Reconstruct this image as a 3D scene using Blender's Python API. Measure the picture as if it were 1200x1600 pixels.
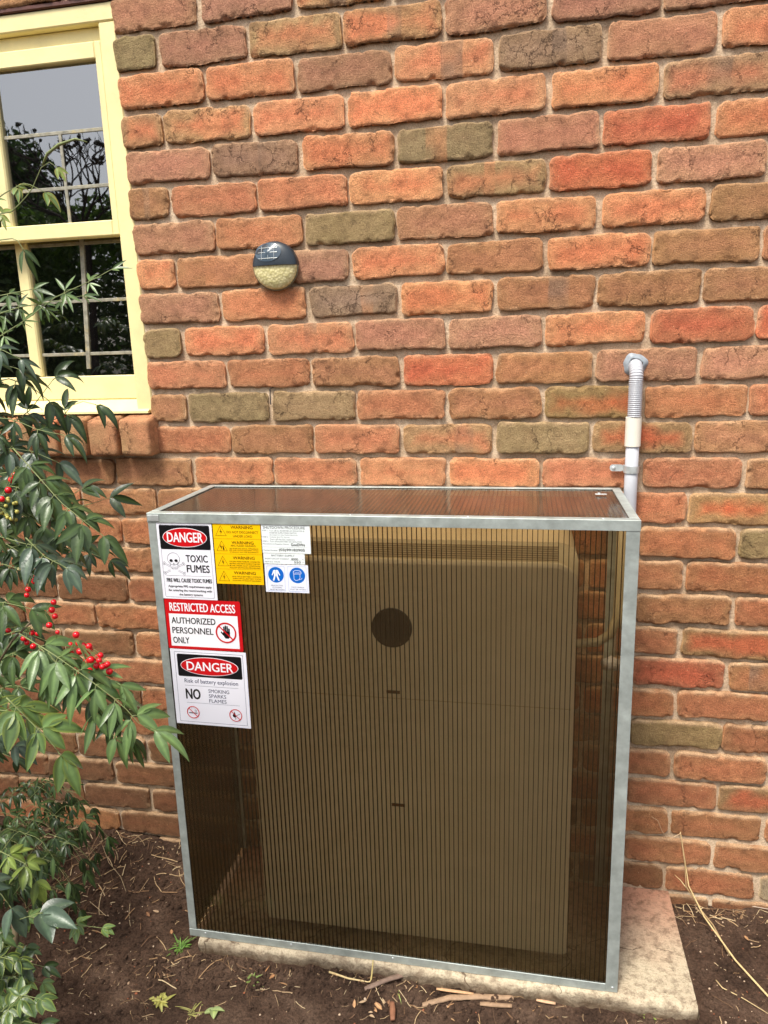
import bpy, math, random
import numpy as np
from mathutils import Vector, Matrix
random.seed(7); rng = np.random.default_rng(7)
S = bpy.context.scene
for o in list(bpy.data.objects): bpy.data.objects.remove(o)
R_ = math.radians
# ------------------------------------------------------------------ camera
FPX = 1131.65
CAM = Vector((1.0415, -1.8710, 1.5653)); EUL = (1.350816, 0.028883, 0.191574)
cd = bpy.data.cameras.new('camera'); cam = bpy.data.objects.new('camera', cd); S.collection.objects.link(cam)
cam.location = CAM; cam.rotation_euler = EUL
cd.sensor_fit = 'VERTICAL'; cd.sensor_height = 36.0; cd.sensor_width = 27.0
cd.lens = FPX/1600*36.0; cd.clip_start = 0.02; cd.clip_end = 500
S.camera = cam
S.render.resolution_x = 768; S.render.resolution_y = 1024
# ------------------------------------------------------------------ sky and sun
SUN_EL, SUN_AZ = 52, 205         # elevation, direction the light comes from (degrees, x-axis = 0, -y = 270)
sun_az = R_(248); sun_el = R_(60)
w = bpy.data.worlds.new("World"); S.world = w; w.use_nodes = True
nt = w.node_tree; nt.nodes.clear()
sky = nt.nodes.new('ShaderNodeTexSky'); sky.sky_type = 'NISHITA'; sky.sun_disc = False
sky.sun_elevation = sun_el; sky.sun_rotation = math.pi/2 - sun_az; sky.air_density = 1.0; sky.dust_density = 3.5; sky.ozone_density = 1.0
hs = nt.nodes.new('ShaderNodeHueSaturation'); hs.inputs['Saturation'].default_value = 0.42
bg = nt.nodes.new('ShaderNodeBackground'); bg.inputs['Strength'].default_value = 0.12
ow = nt.nodes.new('ShaderNodeOutputWorld')
nt.links.new(sky.outputs[0], hs.inputs['Color']); nt.links.new(hs.outputs[0], bg.inputs[0]); nt.links.new(bg.outputs[0], ow.inputs[0])
sl = bpy.data.lights.new('sun', 'SUN'); sl.energy = 2.3; sl.angle = R_(14); sl.color = (1.0, 0.945, 0.84)
so = bpy.data.objects.new('sun', sl); S.collection.objects.link(so)
sd = Vector((math.cos(sun_el)*math.cos(sun_az), math.cos(sun_el)*math.sin(sun_az), math.sin(sun_el)))
so.rotation_euler = sd.to_track_quat('Z', 'Y').to_euler(); so.location = sd*20
S.view_settings.view_transform = 'Standard'; S.view_settings.look = 'None'; S.view_settings.gamma = 1.0
S.view_settings.use_curve_mapping = False; S.view_settings.exposure = 0.88
S.render.engine = 'CYCLES'
S.cycles.transparent_max_bounces = 24; S.cycles.max_bounces = 10

# ------------------------------------------------------------------ helpers
RM = Matrix.Identity(3)
import mathutils
RM = mathutils.Euler(EUL, 'XYZ').to_matrix()
def ray(px, py): return RM @ Vector(((px-600)/FPX, -(py-800)/FPX, -1.0))
def W(px, py, Y):
    d = ray(px, py); return CAM + d*((Y-CAM.y)/d.y)
def G(px, py, Z=0.0):
    d = ray(px, py); return CAM + d*((Z-CAM.z)/d.z)
def lin(c):
    c = np.asarray(c, float)/255.0
    return np.where(c <= 0.04045, c/12.92, ((c+0.055)/1.055)**2.4)
def L4(c, k=1.0): v = lin(c)*k; return (float(v[0]), float(v[1]), float(v[2]), 1.0)

def h3(i, j, k, seed):
    i = i.astype(np.int64); j = j.astype(np.int64); k = k.astype(np.int64)
    n = (i*374761393 + j*668265263 + k*2147483647 + seed*974634777) & 0xffffffff
    n = ((n ^ (n >> 13))*1274126177) & 0xffffffff
    n = ((n ^ (n >> 16))*2246822519) & 0xffffffff
    return ((n ^ (n >> 15)) & 0xffff)/65535.0*2-1
def vn(x, y, z=0.0, seed=0):
    x = np.asarray(x, float); y = np.asarray(y, float); z = np.zeros_like(x)+z
    xi, yi, zi = np.floor(x), np.floor(y), np.floor(z)
    f = lambda t: t*t*(3-2*t)
    u, v, s = f(x-xi), f(y-yi), f(z-zi)
    r = 0
    for a in (0, 1):
        for b in (0, 1):
            for c in (0, 1):
                r = r + h3(xi+a, yi+b, zi+c, seed)*(u if a else 1-u)*(v if b else 1-v)*(s if c else 1-s)
    return r
def fbm(x, y, z=0.0, o=3, seed=0):
    r = 0; a = 1.0; t = 0
    for i in range(o):
        r = r + a*vn(np.asarray(x)*2**i, np.asarray(y)*2**i, np.asarray(z)*2**i, seed+i*17); t += a; a *= .5
    return r/t

ORG = {}
def tag(o, label=None, cat=None, group=None, kind=None):
    if label: o['label'] = label
    if cat: o['category'] = cat
    if group: o['group'] = group
    if kind: o['kind'] = kind
    return o
def empty(name, loc, label=None, cat=None, group=None):
    o = bpy.data.objects.new(name, None); S.collection.objects.link(o); o.location = loc
    o.empty_display_size = 0.05; ORG[o] = Vector(loc); return tag(o, label, cat, group)
def link(name, me, mat, parent=None, loc=None, smooth=False):
    """me built in world coordinates; re-based on its parent's origin (or its own)"""
    o = bpy.data.objects.new(name, me); S.collection.objects.link(o)
    org = ORG[parent] if parent is not None else Vector(loc or (0, 0, 0))
    n = len(me.vertices); co = np.empty(n*3); me.vertices.foreach_get('co', co)
    co = co.reshape(-1, 3)-np.array(org); me.vertices.foreach_set('co', co.ravel()); me.update()
    if parent is not None: o.parent = parent
    else: o.location = org
    ORG[o] = org
    if mat is not None:
        for m in (mat if isinstance(mat, (list, tuple)) else [mat]): me.materials.append(m)
    if smooth: me.polygons.foreach_set('use_smooth', [True]*len(me.polygons))
    return o
def npmesh(name, V, F, col=None, colname='Col', matidx=None):
    me = bpy.data.meshes.new(name)
    V = np.asarray(V, float); me.from_pydata(V.tolist(), [], F if isinstance(F, list) else F.tolist())
    if col is not None:
        a = me.color_attributes.new(colname, 'FLOAT_COLOR', 'POINT')
        c = np.ones((len(V), 4)); c[:, :3] = np.asarray(col)[:, :3]; a.data.foreach_set('color', c.ravel())
    if matidx is not None: me.polygons.foreach_set('material_index', matidx)
    me.update(); return me

class MB:
    def __init__(s): s.v = []; s.f = []; s.c = []; s.m = []; s.cur = (1, 1, 1); s.mi = 0
    def add(s, V, F, col=None):
        b = len(s.v); V = [tuple(p) for p in V]; s.v += V; s.f += [tuple(i+b for i in q) for q in F]
        s.c += [col if col is not None else s.cur]*len(V); s.m += [s.mi]*len(F)
    def box(s, x0, x1, y0, y1, z0, z1, bev=0.0, M=None):
        if bev <= 0:
            V = [(x, y, z) for x in (x0, x1) for y in (y0, y1) for z in (z0, z1)]
            F = [(0, 1, 3, 2), (4, 6, 7, 5), (0, 4, 5, 1), (2, 3, 7, 6), (0, 2, 6, 4), (1, 5, 7, 3)]
        else:
            V = []; idx = {}
            c = ((x0+x1)/2, (y0+y1)/2, (z0+z1)/2); h = ((x1-x0)/2, (y1-y0)/2, (z1-z0)/2)
            for sx in (-1, 1):
                for sy in (-1, 1):
                    for sz in (-1, 1):
                        for ax in range(3):
                            sg = (sx, sy, sz)
                            p = [c[i]+sg[i]*(h[i]-(0 if i == ax else bev)) for i in range(3)]
                            idx[(sx, sy, sz, ax)] = len(V); V.append(tuple(p))
            F = []
            for ax in range(3):
                o = [i for i in range(3) if i != ax]
                for sg in (-1, 1):
                    q = []
                    for (a, b) in ((-1, -1), (1, -1), (1, 1), (-1, 1)):
                        k = [0, 0, 0]; k[ax] = sg; k[o[0]] = a; k[o[1]] = b; q.append(idx[(*k, ax)])
                    F.append(tuple(q))
            for ax in range(3):     # edges parallel to ax
                o = [i for i in range(3) if i != ax]
                for a in (-1, 1):
                    for b in (-1, 1):
                        k0 = [0, 0, 0]; k0[o[0]] = a; k0[o[1]] = b; k1 = list(k0); k0[ax] = -1; k1[ax] = 1
                        F.append((idx[(*k0, o[0])], idx[(*k1, o[0])], idx[(*k1, o[1])], idx[(*k0, o[1])]))
            for sx in (-1, 1):
                for sy in (-1, 1):
                    for sz in (-1, 1): F.append(tuple(idx[(sx, sy, sz, a)] for a in range(3)))
        if M is not None: V = [tuple(M @ Vector(p)) for p in V]
        s.add(V, F)
    def tube(s, pts, r, n=8, cap=True, rad=None):
        pts = [Vector(p) for p in pts]; V = []; F = []; up = None
        for i, p in enumerate(pts):
            t = (pts[min(i+1, len(pts)-1)]-pts[max(i-1, 0)])
            if t.length < 1e-9: t = Vector((0, 0, 1))
            t.normalize()
            if up is None: up = t.orthogonal().normalized()
            else:
                up = up-t*up.dot(t)
                up = up.normalized() if up.length > 1e-6 else t.orthogonal().normalized()
            q = t.cross(up); rr = rad[i] if rad is not None else r
            for k in range(n):
                a = 2*math.pi*k/n; V.append(p+(up*math.cos(a)+q*math.sin(a))*rr)
        for i in range(len(pts)-1):
            for k in range(n): F.append((i*n+k, i*n+(k+1) % n, (i+1)*n+(k+1) % n, (i+1)*n+k))
        if cap: F.append(tuple(range(n))[::-1]); F.append(tuple(range((len(pts)-1)*n, len(pts)*n)))
        s.add(V, F)
    def prism(s, outline, y0, y1):      # outline (x,z) list; y0 front, y1 back
        n = len(outline); V = [(x, y0, z) for x, z in outline]+[(x, y1, z) for x, z in outline]
        F = [tuple(range(n)), tuple(range(n, 2*n))[::-1]]+[(i, i+n, (i+1) % n+n, (i+1) % n) for i in range(n)]
        s.add(V, F)
    def flat(s, outline, y): s.add([(x, y, z) for x, z in outline], [tuple(range(len(outline)))])
    def ring(s, out, inn, y):
        n = len(out); V = [(x, y, z) for x, z in out]+[(x, y, z) for x, z in inn]
        s.add(V, [(i, (i+1) % n, (i+1) % n+n, i+n) for i in range(n)])
    def ball(s, c, r, nu=10, nv=7, sc=(1, 1, 1)):
        V = []; F = []
        for i in range(nv+1):
            th = math.pi*i/nv
            for k in range(nu):
                a = 2*math.pi*k/nu
                V.append((c[0]+r*sc[0]*math.sin(th)*math.cos(a), c[1]+r*sc[1]*math.sin(th)*math.sin(a), c[2]+r*sc[2]*math.cos(th)))
        for i in range(nv):
            for k in range(nu): F.append((i*nu+k, (i+1)*nu+k, (i+1)*nu+(k+1) % nu, i*nu+(k+1) % nu))
        s.add(V, F)
    def mesh(s, name, col=False):
        me = bpy.data.meshes.new(name); me.from_pydata(s.v, [], s.f)
        if col:
            a = me.color_attributes.new('Col', 'FLOAT_COLOR', 'POINT')
            c = np.ones((len(s.v), 4)); c[:, :3] = np.array(s.c)[:, :3]; a.data.foreach_set('color', c.ravel())
        if max(s.m, default=0) > 0: me.polygons.foreach_set('material_index', s.m)
        me.update(); return me
    def build(s, name, mat, parent=None, loc=None, smooth=False, col=False):
        return link(name, s.mesh(name, col), mat, parent, loc, smooth)

def circ(cx, cz, r, n=40, rz=None, a0=0, a1=360):
    rz = r if rz is None else rz
    full = abs(a1-a0) >= 360
    m = n if full else n+1
    return [(cx+r*math.cos(R_(a0+(a1-a0)*i/n)), cz+rz*math.sin(R_(a0+(a1-a0)*i/n))) for i in range(m)]
def rrect(x0, x1, z0, z1, r, n=8):
    o = []
    for cx, cz, a in ((x1-r, z1-r, 0), (x0+r, z1-r, 90), (x0+r, z0+r, 180), (x1-r, z0+r, 270)):
        for i in range(n+1):
            t = R_(a+90*i/n); o.append((cx+r*math.cos(t), cz+r*math.sin(t)))
    return o

# ------------------------------------------------------------------ materials
def nodes(name):
    m = bpy.data.materials.new(name); m.use_nodes = True; t = m.node_tree; t.nodes.clear()
    out = t.nodes.new('ShaderNodeOutputMaterial'); b = t.nodes.new('ShaderNodeBsdfPrincipled'); t.links.new(b.outputs[0], out.inputs[0])
    return m, t, b, out
def N(t, kind, **kw):
    n = t.nodes.new('ShaderNode'+kind)
    for k, v in kw.items():
        if k in n.inputs: n.inputs[k].default_value = v
        else: setattr(n, k, v)
    return n
def coord(t, scale=(1, 1, 1)):
    c = N(t, 'TexCoord'); mp = N(t, 'Mapping'); mp.inputs['Scale'].default_value = scale
    t.links.new(c.outputs['Object'], mp.inputs[0]); return mp.outputs[0]
def noise(t, vec, scale, detail=4, rough=.55):
    n = N(t, 'TexNoise'); n.inputs['Scale'].default_value = scale; n.inputs['Detail'].default_value = detail; n.inputs['Roughness'].default_value = rough
    t.links.new(vec, n.inputs['Vector']); return n.outputs['Fac']
def ramp(t, fac, stops):
    r = N(t, 'ValToRGB'); e = r.color_ramp.elements
    while len(e) < len(stops): e.new(0.5)
    for el, (p, c) in zip(e, stops): el.position = p; el.color = c if len(c) == 4 else (*c, 1)
    t.links.new(fac, r.inputs[0]); return r.outputs[0]
def mixc(t, fac, a, b, mode='MIX'):
    m = N(t, 'Mix'); m.data_type = 'RGBA'; m.blend_type = mode
    if isinstance(fac, (int, float)): m.inputs[0].default_value = fac
    else: t.links.new(fac, m.inputs[0])
    for i, x in ((6, a), (7, b)):
        if isinstance(x, tuple): m.inputs[i].default_value = x
        else: t.links.new(x, m.inputs[i])
    return m.outputs[2]
def bump(t, b, h, dist=.001, strength=1.0, prev=None):
    n = N(t, 'Bump'); n.inputs['Distance'].default_value = dist; n.inputs['Strength'].default_value = strength
    t.links.new(h, n.inputs['Height'])
    if prev is not None: t.links.new(prev, n.inputs['Normal'])
    if b is not None: t.links.new(n.outputs[0], b.inputs['Normal'])
    return n.outputs[0]
def math_(t, op, a, b=None, clamp=False):
    n = N(t, 'Math', operation=op); n.use_clamp = clamp
    for i, x in enumerate((a, b)):
        if x is None: continue
        if isinstance(x, (int, float)): n.inputs[i].default_value = x
        else: t.links.new(x, n.inputs[i])
    return n.outputs[0]
def simple(name, col, rough=.5, metal=0, spec=.5, var=0.0, vs=30, bmp=0, bs=200, dirt=None):
    m, t, b, _ = nodes(name); c = coord(t)
    base = (*[float(x) for x in col[:3]], 1.0)
    if var > 0:
        f = noise(t, c, vs, 5)
        col_o = ramp(t, f, [(.3, tuple(x*(1-var) for x in base[:3])), (.7, tuple(min(1, x*(1+var)) for x in base[:3]))])
        if dirt is not None:
            f2 = ramp(t, noise(t, c, vs*.4, 6, .7), [(.55, (0, 0, 0)), (.75, (1, 1, 1))]); col_o = mixc(t, math_(t, 'MULTIPLY', f2, .6), col_o, dirt)
        t.links.new(col_o, b.inputs['Base Color'])
    else: b.inputs['Base Color'].default_value = base
    b.inputs['Roughness'].default_value = rough; b.inputs['Metallic'].default_value = metal; b.inputs['Specular IOR Level'].default_value = spec
    if bmp > 0: bump(t, b, noise(t, c, bs, 4), bmp)
    return m

# brick -----------------------------------------------------------------
def make_brick_mat():
    m, t, b, _ = nodes('fired_clay_brick'); c = coord(t)
    at = N(t, 'Attribute', attribute_name='Col').outputs['Color']
    pr = N(t, 'Attribute', attribute_name='Par'); sep = N(t, 'SeparateColor'); t.links.new(pr.outputs['Color'], sep.inputs[0])
    # offset coordinates per brick so no pattern repeats
    wv = N(t, 'VectorMath', operation='MULTIPLY_ADD'); cmb = N(t, 'CombineXYZ')
    t.links.new(sep.outputs[0], cmb.inputs[1]); t.links.new(cmb.outputs[0], wv.inputs[0]); wv.inputs[1].default_value = (1, 7, 1)
    t.links.new(c, wv.inputs[2]); v = wv.outputs[0]
    f1 = noise(t, v, 34, 7, .68)
    x = mixc(t, .8, at, ramp(t, f1, [(.3, (.6, .6, .62)), (.5, (1, 1, 1)), (.72, (1.25, 1.32, 1.34))]), 'MULTIPLY')
    f2 = noise(t, v, 420, 3, .6)
    x = mixc(t, .6, x, ramp(t, f2, [(.35, (.55, .5, .5)), (.5, (1, 1, 1)), (.68, (1.5, 1.5, 1.45))]), 'MULTIPLY')
    pit = ramp(t, noise(t, v, 150, 5, .75), [(.33, (.3, .27, .26)), (.40, (1, 1, 1))]); x = mixc(t, .55, x, pit, 'MULTIPLY')
    # buff / olive clouds
    f3 = ramp(t, noise(t, v, 13, 5, .6), [(.54, (0, 0, 0)), (.68, (1, 1, 1))])
    x = mixc(t, math_(t, 'MULTIPLY', f3, math_(t, 'MULTIPLY', sep.outputs[1], .7)), x, L4((168, 128, 92), .8))
    # lime specks
    vo = N(t, 'TexVoronoi'); vo.inputs['Scale'].default_value = 95; t.links.new(v, vo.inputs['Vector'])
    sp = ramp(t, vo.outputs['Distance'], [(.07, (1, 1, 1)), (.13, (0, 0, 0))])
    spm = ramp(t, noise(t, v, 22, 2), [(.52, (0, 0, 0)), (.6, (1, 1, 1))])
    x = mixc(t, math_(t, 'MULTIPLY', math_(t, 'MULTIPLY', sp, spm), .75), x, L4((225, 190, 150)))
    # drag scratches of dried mortar
    msc = N(t, 'Mapping'); msc.inputs['Scale'].default_value = (14, 14, 120); msc.inputs['Rotation'].default_value = (0, .35, 0); t.links.new(v, msc.inputs[0])
    scr = ramp(t, noise(t, msc.outputs[0], 3.0, 4, .7), [(.66, (0, 0, 0)), (.74, (1, 1, 1))])
    x = mixc(t, math_(t, 'MULTIPLY', scr, .28), x, L4((214, 170, 135)))
    # cracks
    nz = N(t, 'TexNoise'); nz.inputs['Scale'].default_value = 24; nz.inputs['Detail'].default_value = 5; nz.inputs['Roughness'].default_value = .7; t.links.new(v, nz.inputs['Vector'])
    wa = N(t, 'VectorMath', operation='MULTIPLY_ADD'); t.links.new(nz.outputs['Color'], wa.inputs[0]); wa.inputs[1].default_value = (.085, .085, .085); t.links.new(v, wa.inputs[2])
    cr = N(t, 'TexVoronoi', feature='DISTANCE_TO_EDGE'); cr.inputs['Scale'].default_value = 15; t.links.new(wa.outputs[0], cr.inputs['Vector'])
    cl = ramp(t, cr.outputs['Distance'], [(.004, (1, 1, 1)), (.016, (0, 0, 0))])
    th = math_(t, 'MULTIPLY_ADD', sep.outputs[2], .32); t.nodes[-1].inputs[2].default_value = -.17
    cm = math_(t, 'MULTIPLY', math_(t, 'ADD', noise(t, v, 11, 3), th), 1.0)
    cm = ramp(t, cm, [(.5, (0, 0, 0)), (.58, (1, 1, 1))])
    crack = math_(t, 'MULTIPLY', cl, cm)
    x = mixc(t, math_(t, 'MULTIPLY', crack, .7), x, L4((70, 42, 32)))
    t.links.new(x, b.inputs['Base Color'])
    b.inputs['Roughness'].default_value = .88; b.inputs['Specular IOR Level'].default_value = .25
    f5 = noise(t, v, 170, 6, .8)
    h = math_(t, 'ADD', math_(t, 'ADD', math_(t, 'MULTIPLY', f1, .35), math_(t, 'MULTIPLY', f5, 1.0)), math_(t, 'MULTIPLY', f2, .7))
    h = math_(t, 'SUBTRACT', h, math_(t, 'MULTIPLY', crack, 1.1)); bump(t, b, h, .0042, 1.0)
    return m
def make_mortar_mat():
    m, t, b, _ = nodes('lime_mortar'); c = coord(t)
    f = noise(t, c, 9, 6, .65); x = ramp(t, f, [(.3, L4((172, 148, 122))), (.5, L4((206, 182, 154))), (.7, L4((224, 204, 178)))])
    g = noise(t, c, 300, 4, .7); x = mixc(t, .75, x, ramp(t, g, [(.35, (.6, .58, .55)), (.5, (1, 1, 1)), (.65, (1.25, 1.25, 1.25))]), 'MULTIPLY')
    t.links.new(x, b.inputs['Base Color']); b.inputs['Roughness'].default_value = .95; b.inputs['Specular IOR Level'].default_value = .15
    bump(t, b, math_(t, 'ADD', g, math_(t, 'MULTIPLY', noise(t, c, 70, 4), 1.5)), .0025); return m
def make_soil_mat():
    m, t, b, _ = nodes('dark_garden_soil'); c = coord(t)
    f = noise(t, c, 7, 8, .65); x = ramp(t, f, [(.3, L4((66, 50, 40))), (.5, L4((97, 75, 61))), (.72, L4((126, 102, 85)))])
    g = noise(t, c, 130, 5, .7); x = mixc(t, .75, x, ramp(t, g, [(.32, (.45, .42, .4)), (.5, (1, 1, 1)), (.68, (1.5, 1.45, 1.4))]), 'MULTIPLY')
    vo = N(t, 'TexVoronoi'); vo.inputs['Scale'].default_value = 120; t.links.new(c, vo.inputs['Vector'])
    sp = math_(t, 'MULTIPLY', ramp(t, vo.outputs['Distance'], [(.06, (1, 1, 1)), (.12, (0, 0, 0))]), ramp(t, noise(t, c, 18, 2), [(.56, (0, 0, 0)), (.64, (1, 1, 1))]))
    x = mixc(t, math_(t, 'MULTIPLY', sp, .6), x, L4((180, 150, 120)))
    t.links.new(x, b.inputs['Base Color']); b.inputs['Roughness'].default_value = .95; b.inputs['Specular IOR Level'].default_value = .2
    bump(t, b, math_(t, 'ADD', math_(t, 'MULTIPLY', noise(t, c, 55, 7, .75), 2.2), g), .010); return m
def make_concrete_mat():
    m, t, b, _ = nodes('worn_concrete'); c = coord(t)
    f = noise(t, c, 5, 7, .6); x = ramp(t, f, [(.3, L4((170, 156, 134))), (.5, L4((198, 182, 156))), (.7, L4((216, 202, 174)))])
    # reddish brick dust toward the wall (object y)
    c0 = N(t, 'TexCoord'); sx = N(t, 'SeparateXYZ'); t.links.new(c0.outputs['Object'], sx.inputs[0])
    nz = math_(t, 'MULTIPLY_ADD', noise(t, c, 12, 4), .16); t.nodes[-1].inputs[2].default_value = -.08
    dust = ramp(t, math_(t, 'ADD', math_(t, 'MULTIPLY', math_(t, 'ADD', sx.outputs[1], nz), 3.0), .30), [(.0, (0, 0, 0)), (.8, (1, 1, 1))])
    x = mixc(t, math_(t, 'MULTIPLY', dust, .9), x, L4((192, 138, 112)))
    st = ramp(t, noise(t, c, 42, 7, .72), [(.47, (0, 0, 0)), (.62, (1, 1, 1))]); x = mixc(t, math_(t, 'MULTIPLY', st, .55), x, L4((98, 76, 58)))
    g = noise(t, c, 260, 4, .7); x = mixc(t, .5, x, ramp(t, g, [(.3, (.6, .58, .55)), (.5, (1, 1, 1)), (.7, (1.2, 1.2, 1.2))]), 'MULTIPLY')
    pk = ramp(t, noise(t, c, 110, 5, .75), [(.34, (.25, .2, .17)), (.44, (1, 1, 1))]); x = mixc(t, .5, x, pk, 'MULTIPLY')
    cr = N(t, 'TexVoronoi', feature='DISTANCE_TO_EDGE'); cr.inputs['Scale'].default_value = 4.3
    wa = N(t, 'VectorMath', operation='MULTIPLY_ADD'); nn = N(t, 'TexNoise'); nn.inputs['Scale'].default_value = 9; nn.inputs['Detail'].default_value = 5; t.links.new(c, nn.inputs['Vector'])
    t.links.new(nn.outputs['Color'], wa.inputs[0]); wa.inputs[1].default_value = (.12, .12, .12); t.links.new(c, wa.inputs[2]); t.links.new(wa.outputs[0], cr.inputs['Vector'])
    cl = math_(t, 'MULTIPLY', ramp(t, cr.outputs['Distance'], [(.003, (1, 1, 1)), (.009, (0, 0, 0))]), ramp(t, noise(t, c, 7, 2), [(.5, (0, 0, 0)), (.55, (1, 1, 1))]))
    x = mixc(t, math_(t, 'MULTIPLY', cl, .8), x, L4((80, 60, 45)))
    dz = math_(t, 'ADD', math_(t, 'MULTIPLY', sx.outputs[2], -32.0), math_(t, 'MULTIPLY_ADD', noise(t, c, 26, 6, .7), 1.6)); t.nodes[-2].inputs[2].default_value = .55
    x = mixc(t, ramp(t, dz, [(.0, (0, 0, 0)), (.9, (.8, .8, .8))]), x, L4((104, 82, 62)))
    t.links.new(x, b.inputs['Base Color']); b.inputs['Roughness'].default_value = .9; b.inputs['Specular IOR Level'].default_value = .2
    bump(t, b, math_(t, 'ADD', g, math_(t, 'MULTIPLY', noise(t, c, 60, 6, .7), 2.5)), .003); return m
def make_alu(name='mill_finish_aluminium', tone=(186, 196, 192)):
    m, t, b, _ = nodes(name); c = coord(t); c2 = coord(t, (1, 1, 1))
    f = noise(t, c, 26, 6, .62); x = ramp(t, f, [(.3, L4(tone, .72)), (.55, L4(tone)), (.75, L4(tone, 1.25))])
    t.links.new(x, b.inputs['Base Color']); b.inputs['Metallic'].default_value = .5
    r = ramp(t, noise(t, c2, 55, 5), [(.3, (.38, .38, .38)), (.7, (.58, .58, .58))]); t.links.new(r, b.inputs['Roughness'])
    bump(t, b, noise(t, c, 140, 5, .7), .0003); return m
def make_poly(name='bronze_polycarbonate', dust=0.0):
    m, t, b, out = nodes(name); t.nodes.remove(b)
    tr = N(t, 'BsdfTransparent'); tr.inputs[0].default_value = (.975, .94, .86, 1) if not dust else (.86, .79, .68, 1)
    gl = N(t, 'BsdfGlossy'); gl.inputs['Roughness'].default_value = .10; gl.inputs['Color'].default_value = (.9, .88, .85, 1)
    df = N(t, 'BsdfDiffuse'); df.inputs[0].default_value = L4((120, 100, 64)) if not dust else L4((150, 136, 122))  # lid: dust, plus washed-out reflection put into the diffuse colour
    c = coord(t); sm = ramp(t, noise(t, coord(t, (1.2, 1, 1.8)), 3.5, 6, .6), [(.35, (.035+dust,)*3), (.7, (.10+dust*1.6,)*3)])
    sc = ramp(t, noise(t, coord(t, (60, 10, 9)), 2.2, 3, .7), [(.68, (0, 0, 0)), (.8, (.12, .12, .12))])
    m1 = N(t, 'MixShader'); t.links.new(math_(t, 'ADD', sm, sc), m1.inputs[0]); t.links.new(tr.outputs[0], m1.inputs[1]); t.links.new(df.outputs[0], m1.inputs[2])
    fr = N(t, 'Fresnel'); fr.inputs['IOR'].default_value = 1.50
    m2 = N(t, 'MixShader'); t.links.new(fr.outputs[0], m2.inputs[0]); t.links.new(m1.outputs[0], m2.inputs[1]); t.links.new(gl.outputs[0], m2.inputs[2])
    bn = N(t, 'Bump'); bn.inputs['Distance'].default_value = .0006; t.links.new(noise(t, coord(t, (1, 1, .15)), 90, 2), bn.inputs['Height'])
    t.links.new(bn.outputs[0], gl.inputs['Normal'])
    t.links.new(m2.outputs[0], out.inputs[0]); return m
def make_glass():
    m, t, b, out = nodes('window_glass'); t.nodes.remove(b)
    tr = N(t, 'BsdfTransparent'); tr.inputs[0].default_value = (.80, .83, .82, 1)
    gl = N(t, 'BsdfGlossy'); gl.inputs['Roughness'].default_value = .012
    df = N(t, 'BsdfDiffuse'); df.inputs[0].default_value = L4((150, 150, 145))
    d = ramp(t, noise(t, coord(t), 38, 7, .75), [(.6, (.006, .006, .006)), (.8, (.16, .16, .16))])
    m1 = N(t, 'MixShader'); t.links.new(d, m1.inputs[0]); t.links.new(tr.outputs[0], m1.inputs[1]); t.links.new(df.outputs[0], m1.inputs[2])
    fr = N(t, 'Fresnel'); fr.inputs['IOR'].default_value = 4.0
    bn = N(t, 'Bump'); bn.inputs['Distance'].default_value = .0004; t.links.new(noise(t, coord(t), 5, 2), bn.inputs['Height']); t.links.new(bn.outputs[0], gl.inputs['Normal'])
    m2 = N(t, 'MixShader'); t.links.new(fr.outputs[0], m2.inputs[0]); t.links.new(m1.outputs[0], m2.inputs[1]); t.links.new(gl.outputs[0], m2.inputs[2])
    t.links.new(m2.outputs[0], out.inputs[0]); return m
def make_leaf(name='leaf', trans=.25, rough=.33):
    m, t, b, out = nodes(name); c = coord(t)
    at = N(t, 'Attribute', attribute_name='Col').outputs['Color']
    x = mixc(t, .5, at, ramp(t, noise(t, c, 60, 4), [(.3, (.65, .7, .7)), (.7, (1.3, 1.25, 1.2))]), 'MULTIPLY')
    t.links.new(x, b.inputs['Base Color']); b.inputs['Roughness'].default_value = rough; b.inputs['Specular IOR Level'].default_value = .5
    tl = N(t, 'BsdfTranslucent'); t.links.new(mixc(t, 1.0, x, (1.1, 1.3, .5, 1), 'MULTIPLY'), tl.inputs[0])
    ms = N(t, 'MixShader'); ms.inputs[0].default_value = trans; t.links.new(b.outputs[0], ms.inputs[1]); t.links.new(tl.outputs[0], ms.inputs[2]); t.links.new(ms.outputs[0], out.inputs[0])
    bump(t, b, noise(t, c, 160, 3), .0006); return m
def make_paint(name, col):
    m, t, b, _ = nodes(name); c = coord(t)
    x = ramp(t, noise(t, coord(t, (1, 1, 1)), 8, 6, .6), [(.3, L4(col, .78)), (.6, L4(col, .92))])
    ch = math_(t, 'MULTIPLY', ramp(t, noise(t, coord(t, (.6, 1, 3)), 26, 7, .7), [(.68, (0, 0, 0)), (.72, (1, 1, 1))]), .75)
    x = mixc(t, ch, x, L4((186, 160, 100)))
    t.links.new(x, b.inputs['Base Color']); b.inputs['Roughness'].default_value = .42; b.inputs['Specular IOR Level'].default_value = .45
    bump(t, b, noise(t, coord(t, (1, 1, 1)), 70, 5, .7), .0007); return m

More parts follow.
